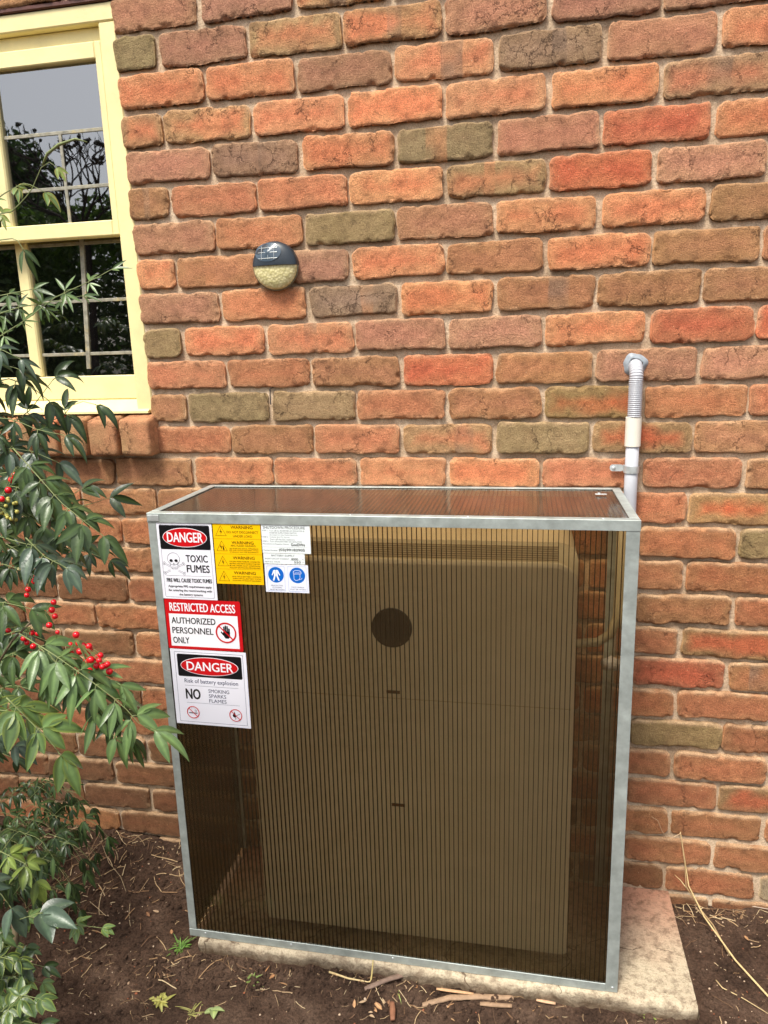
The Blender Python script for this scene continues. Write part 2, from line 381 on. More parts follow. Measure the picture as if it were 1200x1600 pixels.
M_BRICK = make_brick_mat(); M_MORTAR = make_mortar_mat(); M_SOIL = make_soil_mat(); M_CONC = make_concrete_mat()
M_ALU = make_alu(); M_ZINC = make_alu('zinc_plated_steel', (200, 205, 205)); M_POLY = make_poly(); M_LID = make_poly('dusty_hazed_polycarbonate', .07); M_GLASS = make_glass()
def make_rib():
    m, t, b, out = nodes('polycarbonate_rib'); b.inputs['Base Color'].default_value = L4((44, 28, 15)); b.inputs['Roughness'].default_value = .4
    tr = N(t, 'BsdfTransparent'); tr.inputs[0].default_value = (.52, .40, .26, 1); ms = N(t, 'MixShader'); ms.inputs[0].default_value = .50
    t.links.new(tr.outputs[0], ms.inputs[1]); t.links.new(b.outputs[0], ms.inputs[2]); t.links.new(ms.outputs[0], out.inputs[0]); return m
M_RIB = make_rib()
M_LEAF = make_leaf(); M_BLADE = make_leaf('grass_blade', .35, .5); M_FAR = make_leaf('hedge_leaf', .35, .6)
M_YEL = make_paint('cream_yellow_paint', (255, 240, 178)); M_BROWN = simple('brown_lintel_paint', L4((92, 52, 42)), .5, var=.25, bmp=.0008)
M_STICK = None
def colmat(name, rough=.7, k=1.0, spec=.3):
    m, t, b, _ = nodes(name); at = N(t, 'Attribute', attribute_name='Col').outputs['Color']
    x = mixc(t, .5, at, ramp(t, noise(t, coord(t), 120, 5), [(.3, (.6, .6, .6)), (.7, (1.3, 1.3, 1.3))]), 'MULTIPLY')
    t.links.new(x, b.inputs['Base Color']); b.inputs['Roughness'].default_value = rough; b.inputs['Specular IOR Level'].default_value = spec; return m
M_STRAW = colmat('dry_stalks')
M_STEM = simple('shrub_stem', L4((96, 84, 62)), .7, var=.3, vs=60, bmp=.001)
M_GSTEM = simple('leaf_stalk', L4((120, 130, 80)), .6, var=.2, vs=60)
M_PVC = simple('grey_conduit_plastic', L4((186, 188, 194)), .38, var=.05, vs=20)
M_PVCW = simple('cream_coupling_plastic', L4((236, 230, 215)), .4, var=.04, vs=20)
M_SEAL = simple('grey_silicone_seal', L4((150, 158, 165)), .45, var=.2, vs=50, bmp=.001, bs=90)
M_PRINTS = {}
def pm(name, col, rough=.35):
    if name not in M_PRINTS: M_PRINTS[name] = simple(name, L4(col), rough, spec=.5)
    return M_PRINTS[name]

# ------------------------------------------------------------------ brick wall
MOD, VM, Z0 = .24, .0887, 2.40
TYPES = {  # core, rim, olive amount, crack amount
 'R': ((208, 104, 74), (208, 120, 84), .15, .2), 'O': ((220, 130, 92), (216, 146, 104), .25, .35), 'P': ((190, 128, 104), (184, 130, 102), .2, .45),
 'K': ((164, 128, 108), (156, 122, 98), .3, .95), 'B': ((186, 126, 92), (178, 126, 88), .3, .4), 'G': ((164, 136, 100), (154, 128, 92), .3, .45),
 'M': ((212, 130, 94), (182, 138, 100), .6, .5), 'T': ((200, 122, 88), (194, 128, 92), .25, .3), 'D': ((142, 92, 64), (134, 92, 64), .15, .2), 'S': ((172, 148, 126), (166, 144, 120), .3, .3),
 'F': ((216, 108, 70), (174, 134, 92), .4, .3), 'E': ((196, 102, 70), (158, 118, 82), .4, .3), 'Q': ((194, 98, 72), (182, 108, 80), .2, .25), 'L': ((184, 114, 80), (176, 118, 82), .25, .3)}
TABLE = {-1: 'PPTPPPPT', 0: 'PPMPPPTP', 1: 'GPMMPPPO', 2: 'OOPOKPOB', 3: 'MMOOOOMB', 4: 'PKOGPROT', 5: 'BTTOMRPB', 6: 'PTGPOOBP', 7: 'OBPOBOBT',
 8: 'PTKOBBBT', 9: 'GOOPPORR', 10: 'TTBRBPPT', 11: 'BGGTBFTT', 12: 'TBTMGFBT', 13: 'BTTOOTTB', 14: 'BBTTTTFT', 15: 'TTTTTTTG', 16: 'BTTTTTTT', 17: 'BTTTTTBT', 18: 'BTTTTTMT',
 19: 'BTTTTTRB', 20: 'GTTTTTTT', 21: 'BTTTTTGT', 22: 'DDDTTTTT', 23: 'DDDTTTTM', 24: 'DDDDDTTT', 25: 'DDDDDTTT', 26: 'DDDDDDTS', 27: 'DDDDDDDD'}
BV, BF, BC, BP = [], [], [], []
NB = 0
def brick(cx, cz, hw, hh, typ, y0, res, jamb=0, yback=.095, axis='x', tiltz=0):
    """one tumbled brick: front shell with worn, rounded, chipped arrises"""
    global NB
    NB += 1; sd = NB*13+5
    r0 = random.uniform(.011, .019); rn = lambda a, b: random.uniform(a, b)
    nu = max(6, int(2*hw/res)); nvv = max(5, int(2*hh/res))
    us = np.concatenate([[-1.0, -1.0], -np.cos(np.linspace(0, np.pi, nu))*.35+np.linspace(-1, 1, nu)*.65, [1.0, 1.0]])
    vs = np.concatenate([[-1.0, -1.0], -np.cos(np.linspace(0, np.pi, nvv))*.35+np.linspace(-1, 1, nvv)*.65, [1.0, 1.0]])
    U, V = np.meshgrid(us, vs, indexing='ij'); X = U*hw; Zz = V*hh
    dx = np.abs(X)-(hw-r0); dz = np.abs(Zz)-(hh-r0)
    mx = np.maximum(dx, dz); m = r0-mx
    dxp, dzp = np.maximum(dx, 0), np.maximum(dz, 0); Ln = np.hypot(dxp, dzp); k = np.where(Ln > 1e-9, np.maximum(dxp, dzp)/np.maximum(Ln, 1e-9), 1)
    X2 = np.sign(X)*(np.abs(X)-dxp+dxp*k); Z2 = np.sign(Zz)*(np.abs(Zz)-dzp+dzp*k)
    gx, gz = X2+cx, Z2+cz
    # wobble of the outline
    edge = np.clip(1-m/.035, 0, 1)
    X2 = X2+edge*(fbm(gx*24, gz*24, sd, 3, 1)*.0042+fbm(gx*80, gz*80, sd, 2, 31)*.0016+vn(gx*7, gz*7, sd, 2)*.003)
    Z2 = Z2+edge*(fbm(gx*26, gz*26, sd, 3, 3)*.0040+fbm(gx*85, gz*85, sd, 2, 32)*.0013+vn(gx*8, gz*8, sd, 4)*.0022)
    b = .0042+.0026*vn(gx*18, gz*18, sd, 5)+.0035*(U < -.5)*jamb
    b = np.maximum(b, .0022); q = np.clip(m/b, 0, 1)
    Y = y0+b*(1-np.sqrt(1-(1-q)**2))
    chip = np.clip(fbm(gx*48, gz*48, sd, 3, 6)-.12, 0, 1)*np.clip(1-m/.011, 0, 1); Y = Y+chip*.019
    Y = Y+fbm(gx*9, gz*9, sd, 2, 7)*.0012+fbm(gx*60, gz*60, sd, 3, 8)*.0016
    Y = Y+gx*0+rn(-.0015, .0015)+U*rn(-.0012, .0012)
    nI, nJ = U.shape
    ring = np.zeros_like(U, bool); ring[0, :] = ring[-1, :] = True; ring[:, 0] = ring[:, -1] = True
    Y[ring] = yback
    rot = rn(-.006, .006)+tiltz
    PX = cx+X2*math.cos(rot)-Z2*math.sin(rot); PZ = cz+X2*math.sin(rot)+Z2*math.cos(rot)
    core, rim, ol, crk = TYPES[typ]
    core = lin(core); rim = lin(rim)
    jit = 1+rng.normal(0, .02, 3)+rng.normal(0, .07); hue = rng.normal(0, .025)
    f = np.clip((m/.03)+fbm(gx*16, gz*16, sd, 3, 9)*.9-.25, 0, 1)
    f = f[..., None]
    col = (rim*(1-f)+core*f)*jit*np.array([1+hue, 1, 1-hue])
    # band marks left by kiln stacking on some bricks
    if typ in 'MK' or random.random() < .12:
        s0 = rn(-.6, .3); ww = rn(.2, .5); band = ((U > s0) & (U < s0+ww)).astype(float); band = band*np.clip(.6+fbm(gx*20, gz*20, sd, 2, 10), 0, 1)
        tgt = lin((138, 112, 98)) if random.random() < .6 else lin((214, 142, 100)); col = col*(1-.65*band[..., None])+tgt*.65*band[..., None]
    # lime bloom on arrises, plus light caught by top edges put into the colour
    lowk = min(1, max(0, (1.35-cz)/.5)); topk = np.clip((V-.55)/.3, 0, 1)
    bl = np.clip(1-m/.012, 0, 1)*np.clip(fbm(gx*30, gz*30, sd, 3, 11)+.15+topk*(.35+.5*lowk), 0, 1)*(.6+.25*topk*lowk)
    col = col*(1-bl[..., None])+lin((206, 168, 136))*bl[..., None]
    if jamb:
        pt = np.clip(1-(X2+hw)/.012, 0, 1)*np.clip(fbm(gx*25, gz*25, sd, 2, 12)+.1, 0, 1)
    lum_ = col.mean(-1, keepdims=True); col = col*np.array([.93, .945, .86])+lum_*.09*np.array([1.1, 1.02, .75]); col = np.clip(col, .01, .9)
    off = sum(len(a) for a in BV)
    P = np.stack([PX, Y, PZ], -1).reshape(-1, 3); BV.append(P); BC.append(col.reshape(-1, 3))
    par = np.tile([random.random(), ol, crk], (len(P), 1)); BP.append(par)
    I, J = np.meshgrid(np.arange(nI-1), np.arange(nJ-1), indexing='ij'); a = (I*nJ+J).ravel()+off
    BF.append(np.stack([a, a+nJ, a+nJ+1, a+1], 1))
def course_z(i): return Z0-VM*i
WX0, WX1 = -2.6, 3.4
for i in range(-7, 29):
    cz = course_z(i); odd = i % 2
    row = TABLE.get(i, '')
    xs = []
    if odd: xs.append((0, .12, 0))
    start = .12 if odd else 0.0
    j = 0
    while start+MOD*j < WX1: xs.append((start+MOD*j, start+MOD*(j+1), j+(1 if odd else 0))); j += 1
    open_row = -1 < i < 13       # courses beside the window opening
    if not open_row:
        if odd: xs = [(a, b_, n) for a, b_, n in xs if n > 0]; xs.append((-.12, .12, 0))
        e = -.12 if odd else 0.0; j = 1
        while e-MOD*(j-1) > WX0: xs.append((e-MOD*j, e-MOD*(j-1), -j)); j += 1
    for a, b_, n in xs:
        if i == 12 and n == 0 and False: pass
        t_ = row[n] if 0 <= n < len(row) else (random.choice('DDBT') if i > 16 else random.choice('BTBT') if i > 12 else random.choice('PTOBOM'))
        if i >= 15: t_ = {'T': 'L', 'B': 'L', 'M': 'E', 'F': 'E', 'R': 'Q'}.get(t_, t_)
        vis = -.9 < a < 2.1 and -1 <= i <= 27
        jm = open_row and n == 0
        wj = random.uniform(-.0025, .0025)
        hw = (b_-a)/2-.0052; hh = VM/2-.0058+random.uniform(-.0012, .0008)
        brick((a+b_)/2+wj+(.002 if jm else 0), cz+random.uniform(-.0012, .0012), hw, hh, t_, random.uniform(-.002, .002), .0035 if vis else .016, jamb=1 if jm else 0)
    if open_row:                 # far side of the window opening
        e = -1.25; j = 0
        while e-MOD*j > WX0: brick(e-MOD*(j+.5)-(.06 if odd else 0), cz, MOD/2-.005-(.0), VM/2-.006, random.choice('PTOBO'), 0, .016); j += 1
V = np.concatenate(BV); F = np.concatenate(BF); C = np.concatenate(BC); Pp = np.concatenate(BP)
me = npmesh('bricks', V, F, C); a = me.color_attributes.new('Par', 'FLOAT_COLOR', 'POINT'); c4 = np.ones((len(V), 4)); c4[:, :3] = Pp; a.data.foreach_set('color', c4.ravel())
# mortar bed: one recessed sheet with the opening cut out, plus reveals and the wall's body
def grid_sheet(mb, x0, x1, z0, z1, st, y):
    nx = int((x1-x0)/st)+1; nz = int((z1-z0)/st)+1
    X, Zm = np.meshgrid(np.linspace(x0, x1, nx+1), np.linspace(z0, z1, nz+1), indexing='ij')
    low = np.clip((.55-Zm)/.4, 0, 1)*np.clip((X-.7)/.4, 0, 1)
    Y = y+fbm(X*30, Zm*30, 0, 3, 40)*.0022+fbm(X*6, Zm*6, 0, 2, 41)*.002-low*.0060
    b = len(mb[0]); 
    off = sum(len(q) for q in mb[0]); mb[0].append(np.stack([X, Y, Zm], -1).reshape(-1, 3))
    I, J = np.meshgrid(np.arange(nx), np.arange(nz), indexing='ij'); a_ = (I*(nz+1)+J).ravel()+off
    mb[1].append(np.stack([a_, a_+nz+1, a_+nz+2, a_+1], 1))
WT = course_z(-7)+.045
OX0, OX1, OZ0, OZ1 = -1.25, .012, 1.30, 2.437
mbm = ([], [])
grid_sheet(mbm, OX1, WX1, -.2, WT, .008, .0130)
grid_sheet(mbm, OX0, OX1-.0001, -.2, OZ0, .008, .0130)
grid_sheet(mbm, OX0, OX1-.0001, OZ1+.012, WT, .02, .0130)
grid_sheet(mbm, WX0, OX0, -.2, WT, .03, .0130)
mv = np.concatenate(mbm[0]); mf = np.concatenate(mbm[1])
me.materials.append(M_BRICK); me.materials.append(M_MORTAR)
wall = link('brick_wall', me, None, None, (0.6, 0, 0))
# wide custom shading: smooth normals
me.polygons.foreach_set('use_smooth', [True]*len(me.polygons))
tag(wall, 'orange, plum and olive clay brick wall with worn rounded bricks and recessed mortar', 'brick wall')
mort = link('mortar', npmesh('mortar', mv, mf), M_MORTAR, wall, smooth=True)
bd = MB()   # masonry body behind, with the opening's reveals
bd.box(.013, WX1, .035, .25, -.2, WT); bd.box(WX0, OX0, .035, .25, -.2, WT)
bd.box(OX0, .0129, .035, .25, -.2, OZ0-.001); bd.box(OX0, .0129, .035, .25, OZ1+.02, WT)
bd.build('wall_core', M_MORTAR, wall)

# sill bricks (rowlock course, stood on edge, sloping out) ------------------
BV, BF, BC, BP = [], [], [], []
edges = [.030, -.072, -.168, -.256, -.343, -.43, -.516, -.602, -.69, -.775, -.86, -.946, -1.03, -1.118, -1.2]
def sill_brick(a, b_, typ, sd):
    n = 22; rr = .012
    us = np.linspace(-1, 1, n); hw = (a-b_)/2-.0055; cx = (a+b_)/2; zt, zb = 1.400, 1.297; yf = -.047
    # profile path round the front: back of top -> top -> front face -> underside -> back
    prof = [(.075, zt+.016), (.05, zt+.0135), (.02, zt+.009), (-.01, zt+.005)]+[(yf+rr-rr*math.sin(t), zt-rr+rr*math.cos(t)) for t in np.linspace(0, math.pi/2, 6)]
    prof += [(yf, z) for z in np.linspace(zt-rr, zb+rr, 16)[1:-1]]
    prof += [(yf+rr-rr*math.cos(t), zb+rr-rr*math.sin(t)) for t in np.linspace(0, math.pi/2, 6)]+[(-.01, zb), (.06, zb)]
    prof = np.array(prof); m_ = len(prof)
    U = np.concatenate([[-1], us*.65-.35*np.cos((us+1)*np.pi/2), [1]]); 
    P = np.zeros((len(U), m_, 3)); 
    for i_, u in enumerate(U):
        side = i_ in (0, len(U)-1)
        e = max(0, (abs(u)*hw-(hw-.01))/.01); sh = .010*(1-math.sqrt(max(0, 1-e*e)))
        cen = np.array([.03, (zt+zb)/2])
        for j_ in range(m_):
            y, z = prof[j_]; d = cen-np.array([y, z]); d = d/np.linalg.norm(d)
            y2, z2 = y+d[0]*sh, z+d[1]*sh*.8
            if side: y2, z2 = (y2*.2+.06*.8, z2*.4+cen[1]*.6)
            P[i_, j_] = (cx+u*hw, y2, z2)
    gx, gy, gz = P[..., 0], P[..., 1], P[..., 2]
    P[..., 1] += fbm(gx*30, gz*30, sd, 3, 21)*.0022+vn(gx*12, gz*12, sd, 22)*.0015; P[..., 0] += fbm(gy*30+gx*9, gz*30, sd, 3, 23)*.0018; P[..., 2] += fbm(gx*25, gy*25, sd, 3, 24)*.0018
    core, rim, ol, ck = TYPES[typ]; f = np.clip(.5+fbm(gx*14, gz*14, sd, 3, 25)*1.2, 0, 1)[..., None]
    col = (lin(rim)*(1-f)+lin(core)*f)*(1+rng.normal(0, .06))
    off = sum(len(q) for q in BV); BV.append(P.reshape(-1, 3)); BC.append(col.reshape(-1, 3)); BP.append(np.tile([random.random(), ol, ck], (P.size//3, 1)))
    I, J = np.meshgrid(np.arange(len(U)-1), np.arange(m_-1), indexing='ij'); a_ = (I*m_+J).ravel()+off
    BF.append(np.stack([a_, a_+m_, a_+m_+1, a_+1], 1))
TYPES['Y'] = ((176, 138, 98), (196, 138, 100), .6, .5)
for k in range(len(edges)-1): sill_brick(edges[k], edges[k+1], 'YYYMYYTYYMYTYY'[k], 300+k)
V = np.concatenate(BV); F = np.concatenate(BF)
ms = npmesh('sill_bricks', V, F, np.concatenate(BC)); a = ms.color_attributes.new('Par', 'FLOAT_COLOR', 'POINT'); c4 = np.ones((len(V), 4)); c4[:, :3] = np.concatenate(BP); a.data.foreach_set('color', c4.ravel())
sillb = link('brick_sill', ms, M_BRICK, wall, smooth=True)
sm_ = MB(); sm_.box(-1.2, .024, -.014, .06, 1.310, 1.391, .004); sm_.build('sill_mortar', M_MORTAR, sillb)
li = MB(); li.box(OX0, -.001, .004, .11, OZ1, OZ1+.011, .002); li.build('steel_lintel', M_BROWN, wall)

# ------------------------------------------------------------------ window
win = empty('sash_window', (-.62, .05, 1.41), 'cream yellow timber sash window with small lead-style strips, set in the brick wall', 'window')
fr = MB(); fx0, fx1 = -1.245, .011
fr.box(fx0, fx1, .010, .13, 2.394, OZ1-.001, .003)                 # head
fr.box(-.036, fx1, .012, .13, 1.4165, 2.3935, .003)                # right jamb
fr.box(fx0, -1.19, .012, .13, 1.4165, 2.3935, .003)
fr.box(-1.19, -.0365, .034, .13, 2.356, 2.3935, .003)              # stop under the head
fr.build('window_frame', M_YEL, win)
sb = MB(); sb.add([(fx0, .000, 1.418), (fx1-.008, .000, 1.418), (fx1-.008, .062, 1.448), (fx0, .062, 1.448), (fx0, .000, 1.4125), (fx1-.008, .000, 1.4125), (fx1-.008, .13, 1.4125), (fx0, .13, 1.4125), (fx1-.008, .13, 1.449), (fx0, .13, 1.449)],
                 [(0, 1, 2, 3), (0, 4, 5, 1), (3, 2, 8, 9), (4, 7, 6, 5), (1, 5, 6, 8, 2), (0, 3, 9, 7, 4)])
sb.build('window_sill', M_YEL, win)
def sash(name, y0, zb, zt, gb, gt, gy):
    s_ = MB(); x0, x1 = -1.189, -.037; gx1 = -.057; gx0 = -1.169
    for a_, b_, c_, d_ in ((x0, gx0, zb, zt), (gx1, x1, zb, zt), (gx0, gx1, zb, gb), (gx0, gx1, gt, zt)): s_.box(a_, b_, y0, y0+.035, c_, d_, .0025)
    for m_ in (-.380, -.773): s_.box(m_-.018, m_+.018, y0+.004, y0+.033, gb-.001, gt+.001, .004)
    o = s_.build(name, M_YEL, win)
    g = MB(); g.box(gx0-.004, gx1+.004, gy, gy+.003, gb-.004, gt+.004); g.build('glass_pane', M_GLASS, o)
    return o
up = sash('upper_sash', .018, 1.888, 2.3555, 1.927, 2.316, .036)
lo = sash('lower_sash', .062, 1.4495, 1.926, 1.517, 1.905, .080)
M_LEAD = simple('aged_lead_strip', L4((150, 146, 130)), .55, var=.35, vs=60, dirt=L4((225, 200, 120)), bmp=.0008)
ls = MB()
for z in (2.155, 2.018):
    for a_, b_ in ((-.361, -.0575), (-.754, -.399), (-1.168, -.792)): ls.box(a_, b_, .0335, .0358, z-.0045, z+.0045, .001)
for x in (-.192, -.577, -.98): ls.box(x-.0045, x+.0045, .0330, .0359, 1.9275, 2.155 if x > -.3 else 2.315, .001)
ls.build('glazing_strip', M_LEAD, up)
l2 = MB()
for z in (1.727, 1.5795, 1.882):
    for a_, b_ in ((-.361, -.0575), (-.754, -.399), (-1.168, -.792)): l2.box(a_, b_, .0775, .0798, z-.0045, z+.0045, .001)
l2.build('glazing_strip', M_LEAD, lo)
l3 = MB()
for (xa, za), (xb, zb) in (((-.190, 1.904), (-.214, 1.537)),):
    l3.add([(xa-.006, .0755, za), (xa+.006, .0755, za), (xb+.006, .0755, zb), (xb-.006, .0755, zb), (xa-.006, .0797, za), (xa+.006, .0797, za), (xb+.006, .0797, zb), (xb-.006, .0797, zb)], [(0, 1, 2, 3), (0, 4, 5, 1), (1, 5, 6, 2), (2, 6, 7, 3), (3, 7, 4, 0)])
o = l3.build('glazing_strip', M_LEAD, lo); o['label'] = 'loose leaning strip ending above the sash bottom'
# dark room behind
M_ROOM = simple('dim_room_plaster', L4((70, 66, 60)), .9, var=.3, vs=3)
rm = MB(); rm.box(-2.2, .6, 3.2, 3.3, .3, 2.9); rm.box(-2.3, -2.2, .25, 3.3, .3, 2.9); rm.box(.6, .7, .25, 3.3, .3, 2.9); rm.box(-2.3, .7, .25, 3.3, 2.9, 3.0); rm.box(-2.3, .7, .25, 3.3, .2, .3)
tag(rm.build('room_interior', M_ROOM, None, (-.8, 1.7, .2)), kind='structure')
cu = MB(); n = 90      # half-drawn blind/curtain inside
for s_ in (0,):
    V = []; 
    for i_ in range(n+1):
        x = -1.2+.42*i_/n; y = .24+.02*math.sin(i_*.9)
        V += [(x, y, 1.35), (x, y, 2.46)]
    cu.add(V, [(2*i_, 2*i_+2, 2*i_+3, 2*i_+1) for i_ in range(n)])
tag(cu.build('curtain', simple('curtain_cloth', L4((120, 110, 96)), .9, var=.2), None, (-1, .24, 1.35), smooth=True), 'dull cloth curtain hanging inside the window beyond the glass', 'curtain')

# ------------------------------------------------------------------ ground
SLX0, SLX1, SLY, SLZ = .202, 1.452, -.372, .049
def ground_h(x, y):
    x = np.asarray(x, float); y = np.asarray(y, float)
    d = np.clip((y+.5)/.5, 0, 1)
    left = np.clip((.25-x)/.5, 0, 1); right = np.clip((x-1.4)/.4, 0, 1)
    h = .008+left*d*d*.052+right*d*d*.018
    h = h+fbm(x*3.1, y*3.1, 0, 3, 50)*.010+fbm(x*14, y*14, 0, 3, 51)*.006
    cl = fbm(x*38, y*38, 0, 3, 52); h = h+np.clip(cl, -.1, 1)*.0085+np.clip(fbm(x*90, y*90, 0, 2, 53), 0, 1)*.004
    under = (x > .23) & (x < 1.43) & (y > -.345); h = np.where(under, -.06, h)
    ov = np.clip(1-np.abs(y-(SLY-.03))/.035, 0, 1)*((x > .2) & (x < 1.46)); h = h+ov*(.010+.012*vn(x*9, y*0, 0, 54))
    return h
def gh(x, y): return float(ground_h(np.array([x]), np.array([y]))[0])
gx = np.concatenate([np.linspace(-60, -3, 26), np.linspace(-2.9, -.9, 60)[1:], np.arange(-.89, 2.2, .0065), np.linspace(2.2, 4, 50)[1:], np.linspace(4.4, 60, 26)])
gy = np.concatenate([np.linspace(-60, -4, 30), np.linspace(-3.8, -1.0, 70)[1:], np.arange(-.99, .03, .0065)])
X, Y = np.meshgrid(gx, gy, indexing='ij'); Hh = ground_h(X, Y)
I, J = np.meshgrid(np.arange(len(gx)-1), np.arange(len(gy)-1), indexing='ij'); a_ = (I*len(gy)+J).ravel(); n = len(gy)
tag(link('ground', npmesh('ground', np.stack([X, Y, Hh], -1).reshape(-1, 3), np.stack([a_, a_+n, a_+n+1, a_+1], 1)), M_SOIL, None, smooth=True), kind='structure')
# clods
cb = MB()
def clod(mb, c, r):
    n1, n2 = 6, 4; V = []; Fc = []; sd = random.random()*99
    for i_ in range(n2+1):
        th = math.pi*i_/n2
        for k in range(n1):
            a = 2*math.pi*k/n1+.3*i_; q = r*random.uniform(.65, 1.25)
            V.append((c[0]+q*math.sin(th)*math.cos(a), c[1]+q*math.sin(th)*math.sin(a), c[2]+q*.75*math.cos(th)))
    for i_ in range(n2):
        for k in range(n1): Fc.append((i_*n1+k, (i_+1)*n1+k, (i_+1)*n1+(k+1) % n1, i_*n1+(k+1) % n1))
    mb.add(V, Fc)
for _ in range(5200):
    z = random.random()
    if z < .45: x = random.uniform(-.8, .17); y = random.uniform(-.75, -.02)
    elif z < .7: x = random.uniform(.1, 1.5); y = SLY-abs(random.gauss(0, .06))-.008
    else: x = random.uniform(1.47, 2.0); y = random.uniform(-.6, -.02)
    r = min(.014, .002+abs(random.gauss(0, .0032))); clod(cb, (x, y, gh(x, y)+r*.3), r)
tag(cb.build('soil_clods', M_SOIL, None, smooth=False), kind='stuff')

# ------------------------------------------------------------------ concrete slab
nx, ny = 150, 50
def slab_mesh():
    xs = np.linspace(SLX0, SLX1, nx); ys = np.linspace(.006, SLY, ny)
    V = []; F = []
    rows = []
    prof = [(0, y) for y in ys]+[(1, i_) for i_ in range(1, 9)]
    for x in xs:
        fe = float(vn(x*9, 0, 0, 60))*.004+float(fbm(np.array(x*40), np.array(0.), 0, 3, 61))*.0045
        rt = 0
        for k, q in prof:
            if k == 0:
                t = max(0, (q-SLY-.0)); e = max(0, 1-t/.012)
                z = SLZ-.006*e*e-max(0, 1-abs(q-SLY)/.02)*abs(fe)*.6; y = q+(fe if q < SLY+.004 else 0)
                z += float(vn(x*5, q*5, 0, 62))*.0012
            else:
                z = SLZ-.008-q*.010; y = SLY+fe+float(fbm(np.array(x*45), np.array(z*60), 0, 3, 63))*.006+(.004*q/8)
            V.append((x, y, z))
    m_ = len(prof)
    for i_ in range(nx-1):
        for j_ in range(m_-1): F.append((i_*m_+j_, i_*m_+j_+1, (i_+1)*m_+j_+1, (i_+1)*m_+j_))
    V = np.array(V)
    # right and left faces, roughened
    for side, xi in ((1, nx-1), (-1, 0)):
        b = len(V); ring = V[xi*m_:(xi+1)*m_].copy(); n1 = ny
        top = ring[:n1].copy(); lows = []
        for k in range(1, 7):
            r_ = top.copy(); r_[:, 2] -= .004+k*.013; r_[:, 0] += side*(.003-.001*k)+np.array([float(fbm(np.array(y*40), np.array(k*.7), 0, 3, 64))*.006 for y in top[:, 1]]); lows.append(r_)
        allr = np.concatenate([top]+lows); V = np.concatenate([V, allr])
        for k in range(6):
            for j_ in range(n1-1):
                q = (b+k*n1+j_, b+k*n1+j_+1, b+(k+1)*n1+j_+1, b+(k+1)*n1+j_); F.append(q if side < 0 else q[::-1])
    return npmesh('concrete_slab', V, F)
tag(link('concrete_slab', slab_mesh(), M_CONC, None, (.83, -.18, 0), smooth=True), 'pale stained concrete slab under the tinted enclosure, bare at its right end', 'concrete slab')

# ------------------------------------------------------------------ enclosure
BX0, BX1, BY, BZ0, BZ1 = .174, 1.2725, -.3600, .0495, 1.2105
A = .0235; TH = .0016
enc = empty('battery_enclosure', ((BX0+BX1)/2, -.18, BZ0), 'bronze tinted ribbed plastic box in an aluminium frame, standing against the brick wall', 'enclosure')
def rail(name, boxes):
    m_ = MB()
    for b in boxes: m_.box(*b, .0004)
    return m_.build(name, M_ALU, enc)
yb = -.0045
# L-section angles: (front/back/top/bottom rails)
fbx = BX0+.020
rail('corner_rail', [(BX0, fbx, BY, BY+TH, BZ0+A-.0005, BZ1-A+.0005), (BX0, BX0+TH, BY+TH, BY+A, BZ0+A, BZ1-A)])
rail('corner_rail', [(BX1-.0275, BX1, BY, BY+TH, BZ0+.0005, BZ1-A+.0005), (BX1-TH, BX1, BY+TH, BY+A, BZ0+A, BZ1-A)])
rail('top_rail', [(BX0-.0008, BX1+.0008, BY-.0012, BY+TH-.0006, BZ1-A+.001, BZ1), (BX0-.0008, BX1+.0008, BY+TH-.0006, BY+.022, BZ1-TH, BZ1+.0002)])
rail('bottom_rail', [(BX0, BX1-.0278, BY-.0008, BY+TH, BZ0, BZ0+.0215), (BX0, BX1-.03, BY+TH, BY+A, BZ0, BZ0+TH)])
rail('top_rail', [(BX0, BX0+.020, BY+.0222, yb, BZ1-TH+.0002, BZ1+.0006), (BX0-.0002, BX0+TH-.0002, BY+.003, yb, BZ1-A, BZ1-TH)])
rail('top_rail', [(BX1-.020, BX1, BY+.0222, yb, BZ1-TH+.0002, BZ1+.0006), (BX1-TH+.0002, BX1+.0002, BY+.003, yb, BZ1-A, BZ1-TH)])
rail('top_rail', [(BX0+.0205, BX1-.0205, yb-.018, yb, BZ1-TH+.0002, BZ1+.0006), (BX0, BX1, yb-TH, yb, BZ1-A, BZ1-TH)])
rail('corner_rail', [(BX0, BX0+TH, yb-A, yb, BZ0, BZ1-A), (BX0+TH, BX0+A, yb-TH, yb, BZ0, BZ1-A)])
rail('corner_rail', [(BX1-TH, BX1, yb-A, yb, BZ0, BZ1-A), (BX1-A, BX1-TH, yb-TH, yb, BZ0, BZ1-A)])
rail('bottom_rail', [(BX0, BX0+TH, BY+A, yb-A, BZ0, BZ0+A)]); rail('bottom_rail', [(BX1-TH, BX1, BY+A, yb-A, BZ0, BZ0+A)])
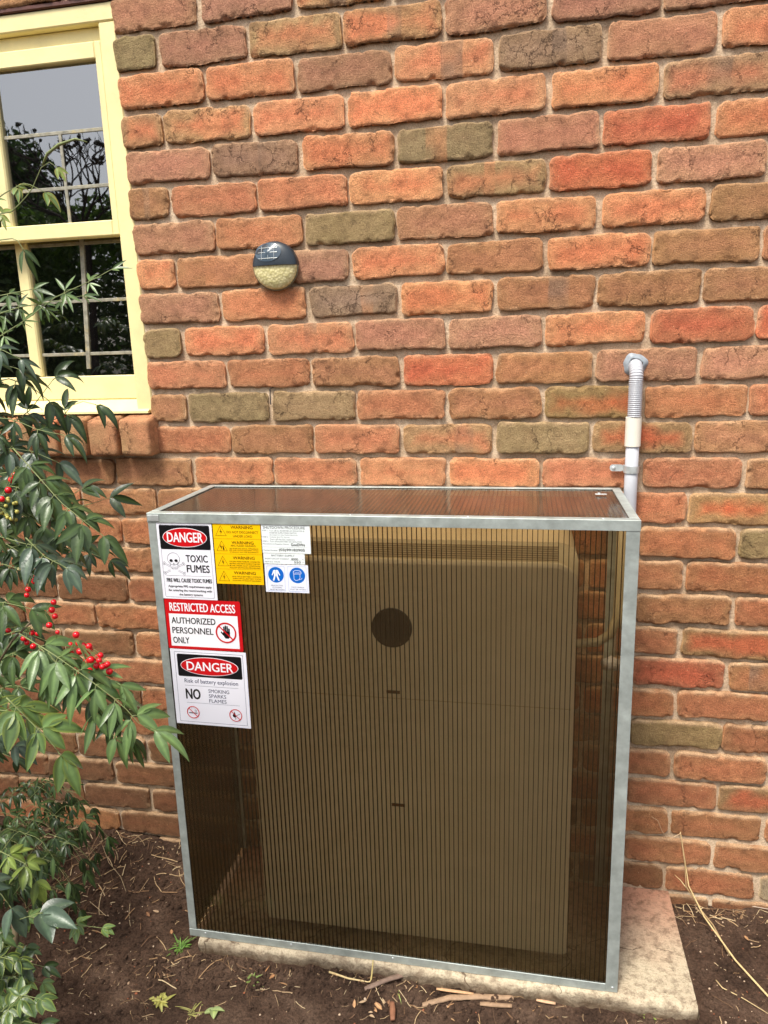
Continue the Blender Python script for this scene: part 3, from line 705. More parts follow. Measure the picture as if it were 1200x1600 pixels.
# panels: two thin skins and ribs between
PITCH = .0108
def panel(name, axis):
    sk = MB(); rb = MB()
    if axis == 'front':
        x0, x1, z0, z1, y0, y1 = BX0+.003, BX1-.003, BZ0+.003, BZ1-.004, BY+.0022, BY+.0088
        sk.add([(x0, y0, z0), (x1, y0, z0), (x1, y0, z1), (x0, y0, z1)], [(0, 1, 2, 3)]); sk.add([(x0, y1, z0), (x1, y1, z0), (x1, y1, z1), (x0, y1, z1)], [(0, 1, 2, 3)])
        x = x0+.004
        while x < x1: rb.box(x, x+.0015, y0+.0002, y1-.0002, z0, z1); x += PITCH
    elif axis == 'top':
        x0, x1, y0, y1, z0, z1 = BX0+.004, BX1-.004, BY+.004, yb-.002, BZ1-.009, BZ1-.0024
        sk.add([(x0, y0, z0), (x1, y0, z0), (x1, y1, z0), (x0, y1, z0)], [(0, 1, 2, 3)]); sk.add([(x0, y0, z1), (x1, y0, z1), (x1, y1, z1), (x0, y1, z1)], [(0, 1, 2, 3)])
        x = x0+.004
        while x < x1: rb.box(x, x+.0012, y0, y1, z0+.0002, z1-.0002); x += PITCH
    else:
        xa = BX0+.0025 if axis == 'left' else BX1-.0090
        y0, y1, z0, z1 = BY+.010, yb-.002, BZ0+.003, BZ1-.010
        for x in (xa, xa+.0065): sk.add([(x, y0, z0), (x, y1, z0), (x, y1, z1), (x, y0, z1)], [(0, 1, 2, 3)])
        y = y0+.004
        while y < y1: rb.box(xa+.0002, xa+.0063, y, y+.0012, z0, z1); y += PITCH
    o = sk.build(name, M_LID if axis == 'top' else M_POLY, enc); rb.build('internal_ribs', M_RIB, o); return o
panel('front_panel', 'front'); panel('top_panel', 'top'); panel('side_panel', 'left'); panel('side_panel', 'right')
# rivets on the frame
def rivet(x, y, z, ax='y', r=.0032):
    m_ = MB()
    m_.ball((x, y, z), r, 10, 6, (1, .55, 1) if ax == 'y' else (1, 1, .55)); m_.build('rivet', M_ZINC, enc, smooth=True)
for px in (323, 345+110, 613, 960): rivet(W(px, 1475, BY).x, BY-.0008, BZ0+.0135)
for x in (BX0+.06, .40, .66, .92, 1.20): rivet(x, BY+.012, BZ1+.0004, 'z', .003)
m_ = MB(); m_.box(BX0+.0015, BX0+.030, BY-.0026, BY-.0012, BZ1-.019, BZ1-.004, .0006); m_.build('corner_cleat', M_ZINC, enc)
m_ = MB(); m_.box(BX1-.028, BX1-.001, BY-.0014, BY-.0013+.0001, BZ1-.0245, BZ1-.0235); 
# small bracket under the top panel, right back
m_ = MB(); m_.box(1.205, 1.232, -.10, -.088, BZ1+.0008, BZ1+.0022, .0005); m_.ball((1.214, -.094, BZ1+.003), .004, 10, 6, (1, 1, .6)); m_.build('bracket', M_ZINC, enc)

# battery inside --------------------------------------------------------
M_BAT = simple('beige_battery_paint', L4((238, 228, 200)), .5, var=.06, vs=4)
M_BAT2 = simple('beige_battery_cover', L4((228, 216, 186)), .45, var=.06, vs=4)
bat = empty('battery_unit', (.756, -.15, SLZ), 'beige home battery with rounded corners and a black disc, inside the tinted box', 'battery')
YF = -.288
def topround(x0, x1, z0, z1, r_, n_=8):
    o_ = []
    for cx_, cz_, a_, q_ in ((x1-r_, z1-r_, 0, r_), (x0+r_, z1-r_, 90, r_), (x0+.006, z0+.006, 180, .006), (x1-.006, z0+.006, 270, .006)):
        for i_ in range(n_+1): o_.append((cx_+q_*math.cos(R_(a_+90*i_/n_)), cz_+q_*math.sin(R_(a_+90*i_/n_))))
    return o_
m_ = MB(); out = topround(.358, 1.158, .066, 1.137, .045); m_.prism(out, YF+.018, -.035); m_.build('body', M_BAT2, bat)
m_ = MB(); a1 = topround(.372, 1.150, .070, 1.082, .045); a2 = topround(.364, 1.157, .067, 1.090, .05)
nn_ = len(a1); m_.add([(x, YF, z) for x, z in a1]+[(x, YF+.006, z) for x, z in a2]+[(x, YF+.0175, z) for x, z in a2], [tuple(range(nn_))]+[(i_, i_+nn_, (i_+1) % nn_+nn_, (i_+1) % nn_) for i_ in range(nn_)]+[(i_+nn_, i_+2*nn_, (i_+1) % nn_+2*nn_, (i_+1) % nn_+nn_) for i_ in range(nn_)])
m_.build('front_cover', M_BAT, bat)
m_ = MB()
for k in range(7): m_.box(.40, 1.115, YF+.0165, YF+.0178, 1.094+k*.0052, 1.0956+k*.0052)
m_.build('vent_slot', simple('vent_shadow_plastic', L4((150, 132, 100)), .6), bat)
m_ = MB(); m_.prism(circ(.735, .925, .0485, 48), YF-.006, YF+.002); m_.build('round_display', pm('black_plastic', (8, 9, 9)), bat)
m_ = MB(); m_.box(.717, .750, YF-.0012, YF+.001, .755, .763); M_MARK = simple('brown_print', L4((96, 62, 30)), .5); m_.build('status_mark', M_MARK, bat); m_ = MB(); m_.box(.722, .755, YF-.0012, YF+.001, .448, .456); m_.build('status_mark', M_MARK, bat)
m_ = MB(); m_.box(.385, 1.13, YF+.035, -.05, SLZ, .0655, .002); m_.build('base_foot', simple('dark_foot', L4((60, 54, 46)), .7), bat)
m_ = MB(); m_.box(.372, 1.150, YF-.0004, YF+.001, .742, .7432); m_.build('panel_seam', simple('seam_paint', L4((180, 160, 122)), .5), bat)
# inner cable elbow at the right
cab = MB(); pts = [(1.262, -.16, 1.16), (1.262, -.16, 1.0), (1.26, -.165, .93), (1.245, -.17, .885), (1.215, -.175, .865), (1.17, -.18, .862), (1.12, -.18, .862)]
cab.tube(pts, .011, 12); tag(cab.build('battery_cable', simple('cable_sheath', L4((190, 180, 150)), .4), None, (1.262, -.16, .86), smooth=True), 'pale cable curving into the right side of the battery, behind tinted plastic', 'cable')
m_ = MB(); m_.box(1.175, 1.225, -.06, -.045, .985, .992, .001); m_.box(1.150, 1.156, -.2, -.19, .86, .872); 

# ------------------------------------------------------------------ stickers
def text_mesh(s, bold=0.0, spacing=1.0):
    cu_ = bpy.data.curves.new('t', 'FONT'); cu_.body = s; cu_.size = 1.0; cu_.offset = bold; cu_.space_character = spacing; cu_.resolution_u = 3
    ob = bpy.data.objects.new('t', cu_); S.collection.objects.link(ob)
    dg = bpy.context.evaluated_depsgraph_get(); me_ = bpy.data.meshes.new_from_object(ob.evaluated_get(dg))
    v = np.array([tuple(p.co) for p in me_.vertices]); f = [tuple(p.vertices) for p in me_.polygons]
    bpy.data.objects.remove(ob); bpy.data.curves.remove(cu_); bpy.data.meshes.remove(me_); return v, f
class Sign:
    """plane sticker; u,v in fractions of its width and height (v down from the top)"""
    def __init__(s, name, label, x0, x1, z0, z1, col='sticker_white', rgb=(243, 243, 253), rot=0.0, r=.0, y=-.3592, th=.0005):
        s.x0, s.x1, s.z0, s.z1, s.w, s.h, s.rot, s.y = x0, x1, z0, z1, x1-x0, z1-z0, rot, y
        m_ = MB(); o_ = rrect(x0, x1, z0, z1, r) if r > 0 else [(x1, z1), (x0, z1), (x0, z0), (x1, z0)]
        m_.prism([s.r2(p) for p in o_], y, y+th); s.o = m_.build(name, pm(col, rgb), enc); s.o['label'] = label; s.layers = {}; s.gi = 0
    def r2(s, p):
        if s.rot == 0: return p
        cx, cz = (s.x0+s.x1)/2, (s.z0+s.z1)/2; c, q = math.cos(s.rot), math.sin(s.rot); return (cx+(p[0]-cx)*c-(p[1]-cz)*q, cz+(p[0]-cx)*q+(p[1]-cz)*c)
    def P(s, u, v): return (s.x0+u*s.w, s.z1-v*s.h)
    def L(s, name, mat, lev):
        k = (name, lev, s.gi)
        if k not in s.layers: s.layers[k] = (MB(), mat)
        return s.layers[k][0], s.y-.00022*lev
    def poly(s, name, mat, lev, pts):
        m_, y = s.L(name, mat, lev); m_.flat([s.r2(p) for p in pts], y)
    def line(s, name, mat, lev, pts, wd, closed=False):
        m_, y = s.L(name, mat, lev); pts = [Vector(p) for p in pts]
        if closed: pts.append(pts[0])
        for i_ in range(len(pts)-1):
            a, b = pts[i_], pts[i_+1]; d = (b-a)
            if d.length < 1e-7: continue
            d.normalize(); n_ = Vector((-d.y, d.x))*wd/2; a = a-d*wd*.3; b = b+d*wd*.3
            m_.flat([s.r2(tuple(q)) for q in (a-n_, b-n_, b+n_, a+n_)], y)
    def text(s, name, mat, lev, st, u0, u1, v0, v1, bold=0.0, spacing=1.0, keep=False):
        v, f = text_mesh(st, 0.0, spacing)
        if len(v) == 0: return
        mn, mx = v.min(0), v.max(0); a = s.P(u0, v1); b = s.P(u1, v0)
        sx = (b[0]-a[0])/(mx[0]-mn[0]); sz = (b[1]-a[1])/(mx[1]-mn[1])
        V = [s.r2((a[0]+(p[0]-mn[0])*sx, a[1]+(p[1]-mn[1])*sz)) for p in v]
        m_, y = s.L(name, mat, lev); e = bold*(b[1]-a[1])*1.15
        for k, (ex, ez) in enumerate(((0, 0),) if bold < .003 else ((-1, 0), (1, 0), (0, .6), (0, -.6), (.7, .5), (-.7, -.5), (.7, -.5), (-.7, .5))):
            m_.add([(x+ex*e, y-.00001*k, z+ez*e) for x, z in V], f)
    def done(s):
        for (name, lev, gi), (m_, mat) in s.layers.items(): m_.build(name, mat, s.o)
BK = pm('print_black', (16, 17, 22)); RD = pm('print_red', (206, 14, 24)); WH = pm('print_white', (246, 246, 252)); BL = pm('print_blue', (0, 104, 205)); NV = pm('print_navy', (40, 48, 92)); GY = pm('print_grey', (92, 96, 104)); BRN = pm('print_brown', (70, 48, 0))
def danger_head(s, u0, u1, v0, v1, eu0, eu1, ev0, ev1):
    a, b = s.P(u0, v1), s.P(u1, v0); s.poly('black_band', BK, 1, rrect(a[0], b[0], a[1], b[1], .004))
    c, d = s.P(eu0, ev1), s.P(eu1, ev0); cx, cz, rx, rz = (c[0]+d[0])/2, (c[1]+d[1])/2, (d[0]-c[0])/2, (d[1]-c[1])/2
    s.poly('oval_edge', WH, 2, circ(cx, cz, rx, 56, rz)); s.poly('red_oval', RD, 3, circ(cx, cz, rx-.0014, 56, rz-.0014))
def no_sign(s, cx, cz, r, wd, lev=3):
    m_, y = s.L('prohibition_ring', RD, lev); m_.ring([s.r2(p) for p in circ(cx, cz, r, 40)], [s.r2(p) for p in circ(cx, cz, r-wd, 40)], y)
    q = (r-wd*.5)*.7071; s.line('prohibition_ring', RD, lev+1, [(cx-q, cz+q), (cx+q, cz-q)], wd*.85)
# 1 toxic fumes
s = Sign('danger_sign', 'white toxic fumes danger sign with skull, top left', .194, .3325, 1.0015, 1.1885)
s.line('border_line', NV, 1, rrect(*[s.P(.05, 0)[0], s.P(.95, 0)[0]], s.P(0, .975)[1], s.P(0, .03)[1], .003), .0006, True)
danger_head(s, .045, .955, .035, .345, .10, .90, .065, .315)
s.text('danger_word', WH, 4, 'DANGER', .185, .825, .125, .25, .022)
s.text('headline', BK, 2, 'TOXIC', .49, .88, .415, .505, .022); s.text('headline', BK, 2, 'FUMES', .49, .90, .545, .64, .022)
s.line('rule', GY, 1, [s.P(.10, .69), s.P(.92, .69)], .0005)
s.text('small_print', BK, 2, 'FIRE WILL CAUSE TOXIC FUMES', .10, .925, .725, .775, .03)
for i_, (tt, a, b) in enumerate((('Appropriate PPE requirements apply', .12, .91), ('for entering the room/working with', .12, .91), ('the battery systems', .31, .74))): s.text('small_print', NV, 2, tt, a, b, .815+i_*.054, .852+i_*.054, .018)
sk = lambda u, v: s.P(u, v); c = s.P(.26, .47)
s.line('skull_outline', GY, 2, circ(c[0], c[1], .0155, 28, .0150), .0007, True)
jaw = [s.P(.19, .515), s.P(.20, .585), s.P(.23, .60), s.P(.30, .60), s.P(.325, .585), s.P(.335, .515)]; s.line('skull_outline', GY, 3, jaw, .0007)
for uu in (.215, .305): e = s.P(uu, .492); s.poly('skull_eyes', BK, 3, circ(e[0], e[1], .0042, 14, .0034))
e = s.P(.26, .53); s.poly('skull_eyes', BK, 3, [(e[0]-.0018, e[1]-.002), (e[0]+.0018, e[1]-.002), (e[0], e[1]+.0022)])
for k in range(5): s.line('skull_outline', GY, 3, [s.P(.222+k*.02, .568), s.P(.222+k*.02, .592)], .0004)
for a, b in (((.08, .53), (.44, .66)), ((.44, .53), (.08, .66))):
    A_, B_ = Vector(s.P(*a)), Vector(s.P(*b)); d = (B_-A_).normalized(); n_ = Vector((-d.y, d.x))*.0016
    for t0, t1 in ((.02, .30), (.70, .98)):
        p, q = A_+(B_-A_)*t0, A_+(B_-A_)*t1; s.line('bone_outline', GY, 2, [p+n_, q+n_], .0005); s.line('bone_outline', GY, 2, [p-n_, q-n_], .0005)
    for p in (A_, B_):
        for sg in (1, -1): s.line('bone_outline', GY, 2, circ(p.x+n_.x*1.3*sg, p.y+n_.y*1.3*sg, .0021, 10), .0005, True)
s.done()
# 2 yellow warnings
s = Sign('warning_label', 'yellow label of four stacked electrical warnings', .335, .4505, 1.0435, 1.1885, 'sticker_yellow', (255, 200, 4))
rows = [('DO NOT DISCONNECT', 'UNDER LOAD'), ('ARC FLASH HAZARD', 'ARC FLASH AND SHOCK. APPROPRIATE', 'PPE AND TOOLS REQUIRED WHILE', 'WORKING ON THIS EQUIPMENT'), ('MULTIPLE MODE INVERTER CONNECTED', 'NEUTRAL AND EARTH CONDUCTORS MAY', 'BE LIVE UNDER FAULT CONDITIONS', 'FOLLOW SHUTDOWN PROCEDURES'), ('MULTIPLE BATTERY SYSTEMS', 'TURN OFF ALL BATTERY SYSTEM', 'ISOLATORS TO ISOLATE EQUIPMENT')]
for i_, rw in enumerate(rows):
    v0 = i_*.25; s.gi = i_
    if i_: s.line('rule', BRN, 1, [s.P(0, v0), s.P(1, v0)], .0004)
    s.text('warning_word', BRN, 1, 'WARNING', .38, .84, v0+.035, v0+.085, .018)
    if i_ == 0: s.text('warning_text', BRN, 1, rw[0], .29, .95, .12, .158, .004); s.text('warning_text', BRN, 1, rw[1], .42, .82, .185, .222, .004)
    elif i_ == 1:
        s.text('warning_text', BRN, 1, rw[0], .35, .88, .345, .375, .004)
        for k in range(3): s.text('warning_text', BRN, 1, rw[k+1], .32, .93, .398+k*.03, .417+k*.03, .008)
    else:
        n_ = len(rw); st = .034
        for k in range(n_): s.text('warning_text', BRN, 1, rw[k], .30 if n_ > 3 else .34, .95, v0+.112+k*st, v0+.132+k*st, .012)
    cx, cz = s.P(.165, v0+.135); rr = .0150
    tri = [(cx, cz+rr*.95), (cx-rr*.87, cz-rr*.62), (cx+rr*.87, cz-rr*.62)]; s.line('warning_triangle', BRN, 1, tri, .0008, True)
    bolt = [(cx+.0008, cz+rr*.55), (cx-.0028, cz-.0012), (cx+.0004, cz-.0008), (cx-.0010, cz-rr*.52), (cx+.0030, cz+.0012), (cx+.0002, cz+.0010)]
    if i_ == 1: bolt = [(p[0]-.002, p[1]) for p in bolt]; s.poly('lightning_bolt', BRN, 1, [(cx+.003, cz+.005), (cx+.0018, cz+.001), (cx+.0022, cz-.007), (cx+.0062, cz-.007), (cx+.005, cz-.001)])
    s.poly('lightning_bolt', BRN, 1, bolt[:3]+bolt[3:])
s.done()
# 3 shutdown procedure
s = Sign('procedure_label', 'white shutdown procedure label with handwriting', .4525, .5675, 1.1210, 1.1880, 'sticker_paper', (238, 246, 246))
s.text('heading', GY, 1, 'SHUTDOWN PROCEDURE', .04, .90, .055, .15, .006)
lines = [('STEP 1.', 'Turn off the INVERTER AC ISOLATOR &'), ('', 'INVERTER SUPPLY MAIN SWITCH'), ('', '(located in the Switchboard)'), ('STEP 2.', 'Isolate the PV Array'), ('', 'Turn off the DC Isolators'), ('STEP 3.', 'Turn off the BATTERY DC ISOLATOR')]
for k, (a, b) in enumerate(lines):
    v = .19+k*.075
    if a: s.text('small_print', GY, 1, a, .02, .14, v, v+.045, 0)
    s.text('small_print', GY, 1, b, .17, .17+len(b)*.0205, v, v+.05, 0)
s.text('small_print', GY, 1, 'Manufacturer/Supplier Name:', .02, .56, .655, .71, 0); s.line('rule', GY, 1, [s.P(.02, .785), s.P(.98, .785)], .0003)
s.text('small_print', GY, 1, 'Contact Number:', .02, .32, .875, .925, 0)
s.text('handwriting', BK, 2, 'GooDWe', .60, .885, .64, .735, .02); s.text('handwriting', BK, 2, '(03)99183905', .345, .875, .83, .945, .012)
s.done()
s = Sign('supply_label', 'small white battery supply label', .4535, .5520, 1.0955, 1.1200, 'sticker_paper', (238, 246, 246))
s.text('heading', GY, 1, 'BATTERY SUPPLY', .20, .76, .10, .27, .004); s.text('small_print', GY, 1, 'SHORT CIRCUIT CURRENT', .03, .62, .44, .56, 0); s.text('small_print', GY, 1, 'MAX D.C. VOLTS', .03, .40, .74, .86, 0)
s.text('handwriting', BK, 1, '8000', .68, .84, .40, .60, .02); s.text('handwriting', BK, 1, '550', .74, .90, .70, .90, .02); s.text('small_print', GY, 1, 'A', .94, .97, .45, .56); s.text('small_print', GY, 1, 'V', .94, .97, .75, .86); s.line('rule', GY, 1, [s.P(.64, .62), s.P(.92, .62)], .0003)
s.done()
# 4 blue mandatory pair
s = Sign('clothing_label', 'white label with two blue protective wear discs', .4545, .5585, 1.0275, 1.0940, 'sticker_paper2', (236, 240, 254))
for u0, u1 in ((.05, .455), (.535, .955)):
    a, b = s.P(u0, .95), s.P(u1, .055); s.line('border_line', pm('print_pale_blue', (110, 140, 200)), 1, rrect(a[0], b[0], a[1], b[1], .002), .0004, True)
for u in (.255, .745): c = s.P(u, .37); s.poly('blue_disc', BL, 1, circ(c[0], c[1], .0187, 36))
c = s.P(.255, .37); cx, cz = c
suit = [(0, .011), (.003, .012), (.0060, .0105), (.0085, .004), (.0105, -.0005), (.0085, -.002), (.0058, .003), (.0042, .004), (.0050, -.004), (.0085, -.0135), (.0050, -.0145), (.0008, -.003), (0, 0)]
pts = [(cx+a, cz+b) for a, b in suit]+[(cx-a, cz+b) for a, b in suit[::-1][1:-1]]
s.poly('pictogram', WH, 2, [(cx+a, cz+b) for a, b in suit]); s.poly('pictogram', WH, 2, [(cx-a, cz+b) for a, b in suit][::-1])
s.line('pictogram', BL, 3, [(cx, cz+.011), (cx, cz)], .0006)
s.gi = 1; cx, cz = s.P(.745, .37)
face = [(-.009, .009), (-.004, .012), (.006, .0115), (.0095, .008), (.0095, .004), (-.0085, .003)]; s.line('pictogram', WH, 2, [(cx+a, cz+b) for a, b in face], .0011, True)
s.line('pictogram', WH, 2, [(cx-.0082, cz+.003), (cx-.0078, cz-.009), (cx-.004, cz-.0125), (cx+.003, cz-.0105), (cx+.0065, cz-.006), (cx+.0065, cz+.004)], .0010); s.line('pictogram', WH, 2, [(cx+.003, cz-.0105), (cx+.009, cz-.009), (cx+.0115, cz-.006)], .0009); s.line('pictogram', WH, 2, [(cx-.006, cz+.006), (cx+.006, cz+.007)], .0006)
for k, tt in enumerate(('PROTECTIVE', 'CLOTHING', 'MUST BE WORN')): w_ = (.27, .22, .33)[k]; s.text('small_print', GY, 1, tt, .265-w_/2, .265+w_/2, .735+k*.075, .78+k*.075, 0)
for k, tt in enumerate(('FACE SHIELD', 'MUST BE WORN')): w_ = (.29, .35)[k]; s.text('small_print', GY, 1, tt, .745-w_/2, .745+w_/2, .775+k*.08, .82+k*.08, 0)
s.done()
# 5 restricted access
s = Sign('restricted_sign', 'red bordered restricted access sign with barred hand', .1955, .3875, .8745, 1.0005, 'sticker_red', (205, 16, 26), r=.004, y=-.3594)
a, b = s.P(.045, .945), s.P(.955, .29); s.poly('white_field', WH, 1, [(b[0], b[1]), (a[0], b[1]), (a[0], a[1]), (b[0], a[1])])
s.text('heading', WH, 1, 'RESTRICTED ACCESS', .065, .93, .07, .235, .022)
for k, (tt, u1) in enumerate((('AUTHORIZED', .66), ('PERSONNEL', .62), ('ONLY', .29))): s.text('headline', BK, 2, tt, .075, u1, .36+k*.20, .485+k*.20, .02)
cx, cz = s.P(.79, .63); no_sign(s, cx, cz, .0262, .0038, 4)
def hand(s, cx, cz, k):
    s.poly('hand_pictogram', BK, 2, [(cx+a*k, cz+b*k) for a, b in ((-.0085, -.002), (-.006, -.012), (-.002, -.0165), (.006, -.0165), (.0105, -.011), (.0105, .002), (.008, .003), (-.006, .003))])
    for x, z0, z1 in ((-.0048, 0, .0155), (-.0005, 0, .0185), (.0040, 0, .0170), (.0085, -.002, .0110)):
        a = rrect(cx+(x-.0019)*k, cx+(x+.0019)*k, cz+z0*k, cz+z1*k, .0018*k, 4); s.poly('hand_pictogram', BK, 2, a)
    s.line('hand_pictogram', BK, 2, [(cx-.0068*k, cz-.0075*k), (cx-.0125*k, cz+.0005*k)], .0036*k)
hand(s, cx, cz+.001, .95); s.done()
# 6 explosion risk
s = Sign('explosion_sign', 'white battery explosion danger sign, lowest of the signs', .1975, .3925, .6750, .8730, y=-.3596, rot=-.004)
a, b = s.P(.055, .965), s.P(.955, .035); s.line('border_line', NV, 1, rrect(a[0], b[0], a[1], b[1], .001), .0007, True)
danger_head(s, .085, .935, .06, .355, .125, .89, .09, .33)
s.text('danger_word', WH, 4, 'DANGER', .21, .82, .155, .27, .022)
s.text('risk_text', NV, 1, 'Risk of battery explosion', .16, .87, .385, .455, .006); s.line('rule', NV, 1, [s.P(.16, .475), s.P(.87, .475)], .0006)
s.text('headline', BK, 1, 'NO', .165, .355, .52, .655, .03)
for k, (tt, u1) in enumerate((('SMOKING', .745), ('SPARKS', .70), ('FLAMES', .70))): s.text('list_text', NV, 1, tt, .47, u1, .51+k*.066, .557+k*.066, .004)
s.line('rule', NV, 1, [s.P(.165, .705), s.P(.87, .705)], .0006)
cx, cz = s.P(.24, .835); no_sign(s, cx, cz, .0165, .0021, 4)
s.line('cigarette_pictogram', BK, 2, [(cx-.0105, cz-.002), (cx+.005, cz-.002)], .0024); s.line('cigarette_pictogram', GY, 2, [(cx+.006, cz-.002), (cx+.010, cz-.002)], .0024)
s.line('cigarette_pictogram', NV, 2, [(cx+.007, cz+.001), (cx+.004, cz+.004), (cx+.008, cz+.006), (cx+.004, cz+.010)], .0006); s.line('cigarette_pictogram', NV, 2, [(cx+.010, cz+.001), (cx+.0075, cz+.003), (cx+.011, cz+.006)], .0006)
s.gi = 1; cx, cz = s.P(.81, .835); no_sign(s, cx, cz, .0165, .0021, 4)
s.poly('flame_pictogram', BK, 2, [(cx-.007, cz-.004), (cx-.0015, cz-.007), (cx+.0015, cz-.002), (cx-.001, cz+.003), (cx-.002, cz+.010), (cx-.0055, cz+.004), (cx-.008, cz)]); s.line('flame_pictogram', GY, 2, [(cx+.001, cz-.001), (cx+.011, cz+.004)], .0010); s.poly('flame_pictogram', BK, 2, [(cx-.004, cz-.011), (cx+.001, cz-.010), (cx-.0005, cz-.008)])
s.done()

# ------------------------------------------------------------------ solar wall light
sl_ = empty('solar_wall_light', (.405, 0, 1.783), 'round dark-capped solar wall light with ribbed half lens, on the brick wall', 'wall light')
cx, cz, R0 = .405, 1.783, .0595
def half_dome(name, mat, a0, a1, R, ytop, bulge, smooth=True, facets=None):
    m_ = MB(); na, nr = 36, 12; V = []; F = []
    for i_ in range(nr+1):
        t = i_/nr
        for k in range(na+1):
            a = R_(a0+(a1-a0)*k/na); rr = R*math.sin(t*math.pi/2); y = ytop+bulge*(1-math.cos(t*math.pi/2))
            if facets: y += facets*math.sin(k*1.9+ (i_ % 2)*1.5)*math.sin(i_*2.1)
            V.append((cx+rr*math.cos(a), y, cz+rr*math.sin(a)))
    for i_ in range(nr):
        for k in range(na): F.append((i_*(na+1)+k, (i_+1)*(na+1)+k, (i_+1)*(na+1)+k+1, i_*(na+1)+k+1))
    b = nr*(na+1)
    for k in range(na+1): V.append((V[b+k][0], -.003, V[b+k][2]))
    c_ = (nr+1)*(na+1)
    for k in range(na): F.append((b+k, c_+k, c_+k+1, b+k+1))
    m_.add(V, F); return m_.build(name, mat, sl_, smooth=smooth)
half_dome('cap', simple('charcoal_plastic', L4((44, 52, 60)), .35), 0, 180, R0, -.040, .022)
m_ = MB(); m_.add([(cx-R0, -.003, cz), (cx+R0, -.003, cz), (cx+R0, -.018, cz)]+[(cx+R0*math.cos(R_(a)), -.018-.022*math.sin(R_(a)), cz) for a in range(10, 180, 10)]+[(cx-R0, -.018, cz)], [tuple(range(21))]); m_.build('cap_underside', simple('charcoal_plastic_edge', L4((44, 52, 60)), .4), sl_)
def make_lens():
    m, t, b, _ = nodes('amber_dimpled_lens'); c = coord(t); vo = N(t, 'TexVoronoi'); vo.inputs['Scale'].default_value = 150; t.links.new(c, vo.inputs['Vector'])
    x = ramp(t, vo.outputs['Distance'], [(.1, L4((240, 230, 180))), (.7, L4((206, 196, 140)))]); t.links.new(x, b.inputs['Base Color'])
    b.inputs['Roughness'].default_value = .25; bump(t, b, vo.outputs['Distance'], .0011); return m
M_LENS = make_lens()
half_dome('lens', M_LENS, 180, 360, R0-.0015, -.036, .020, True, 0)
m_ = MB(); m_.tube([(cx+(R0-.0005)*math.cos(R_(a)), -.012, cz+(R0-.0005)*math.sin(R_(a))) for a in range(180, 361, 6)], .0022, 8); m_.build('lens_rim', simple('grey_rim', L4((120, 112, 88)), .4), sl_, smooth=True)
m_ = MB(); pc = (cx-.012, cz+.032)
V = []; nseg = 30
for k in range(nseg):
    a = 2*math.pi*k/nseg; x = pc[0]+.036*math.cos(a); z = pc[1]+.0235*math.sin(a); rr = min(.99, math.hypot(x-cx, z-cz)/R0); t = math.asin(rr); V.append((x, -.040+.022*(1-math.cos(t))-.0012, z))
V.append((pc[0], -.0395, pc[1])); m_.add(V, [(k, (k+1) % nseg, nseg) for k in range(nseg)]); sp_ = m_.build('solar_panel', simple('solar_cell', L4((70, 84, 96)), .15), sl_)
m_ = MB()
def onp(x, z): rr = min(.99, math.hypot(x-cx, z-cz)/R0); return (x, -.0402+.022*(1-math.cos(math.asin(rr)))-.0016, z)
for z in (cz+.0165, cz+.031, cz+.042): m_.tube([onp(pc[0]-.026+.0052*k*1.0, z) for k in range(11)], .0006, 5)
for x in (pc[0]-.016, pc[0]+.002, pc[0]+.018): m_.tube([onp(x, cz+.014+.004*k) for k in range(9)], .0006, 5)
m_.build('cell_wires', M_ZINC, sp_)

# ------------------------------------------------------------------ conduit
PX, PYc = 1.296, -.028
co = empty('electrical_conduit', (PX, PYc, 0.9), 'pale grey conduit with ribbed bend entering the brick wall above the enclosure', 'conduit')
m_ = MB(); pts = [(PX, .01, 1.512), (PX, -.006, 1.511)]
pts = []
for k in range(9):
    t = k/8*math.pi/2; pts.append((PX, PYc-.004+.034*(1-math.sin(t))+0, 1.482+.030*math.cos(t)))
pts = [(PX, .02, 1.512)]+pts+[(PX-.0005, PYc-.004, 1.47-.008*k) for k in range(11)]
P_ = [Vector(p) for p in pts]; dense = []; 
for a, b in zip(P_[:-1], P_[1:]):
    n_ = max(1, int((b-a).length/.0009)); dense += [a+(b-a)*(k/n_) for k in range(n_)]
dense.append(P_[-1]); acc = 0; rad = []
for i_, p in enumerate(dense):
    acc += (p-dense[i_-1]).length if i_ else 0; rad.append(.0150+.0017*(.5+.5*math.cos(acc/.0048*2*math.pi)))
m_.tube(dense, .016, 20, True, rad); m_.build('corrugated_bend', M_PVC, co, smooth=True)
m_ = MB(); m_.tube([(PX-.001, PYc, 1.390), (PX-.001, PYc, 1.3895), (PX-.001, PYc, 1.3195), (PX-.001, PYc, 1.319)], .0190, 28, True, [.0178, .0188, .0188, .0182]); m_.build('coupling', M_PVCW, co, smooth=False)
m_ = MB(); m_.tube([(PX-.001, PYc, 1.33), (PX-.001, PYc, 1.2), (PX-.001, PYc, .85), (PX-.002, PYc-.002, .80), (PX-.012, PYc-.012, .772), (PX-.035, PYc-.03, .76), (PX-.05, PYc-.04, .76)], .0158, 24); m_.build('rigid_pipe', M_PVC, co, smooth=True)
m_ = MB(); V = []
na, nr = 30, 8; V = []; F = []
for i_ in range(nr+1):
    for k in range(na):
        a = 2*math.pi*k/na; t = i_/nr; rr = (.016+.0125*t)*(1+.06*math.sin(3*a+1)+.04*math.sin(7*a)); V.append((PX+rr*math.cos(a), -.010+.010*t*t-.002*math.sin(a*4)*t, 1.513+rr*math.sin(a)))
for i_ in range(nr):
    for k in range(na): F.append((i_*na+k, (i_+1)*na+k, (i_+1)*na+(k+1) % na, i_*na+(k+1) % na))
m_.add(V, F); m_.build('wall_seal', M_SEAL, co, smooth=True)
cl = empty('pipe_clamp', (PX, -.01, 1.262), 'shiny zinc saddle clamp screwed beside the grey conduit', 'clamp')
m_ = MB(); Rr = .0172
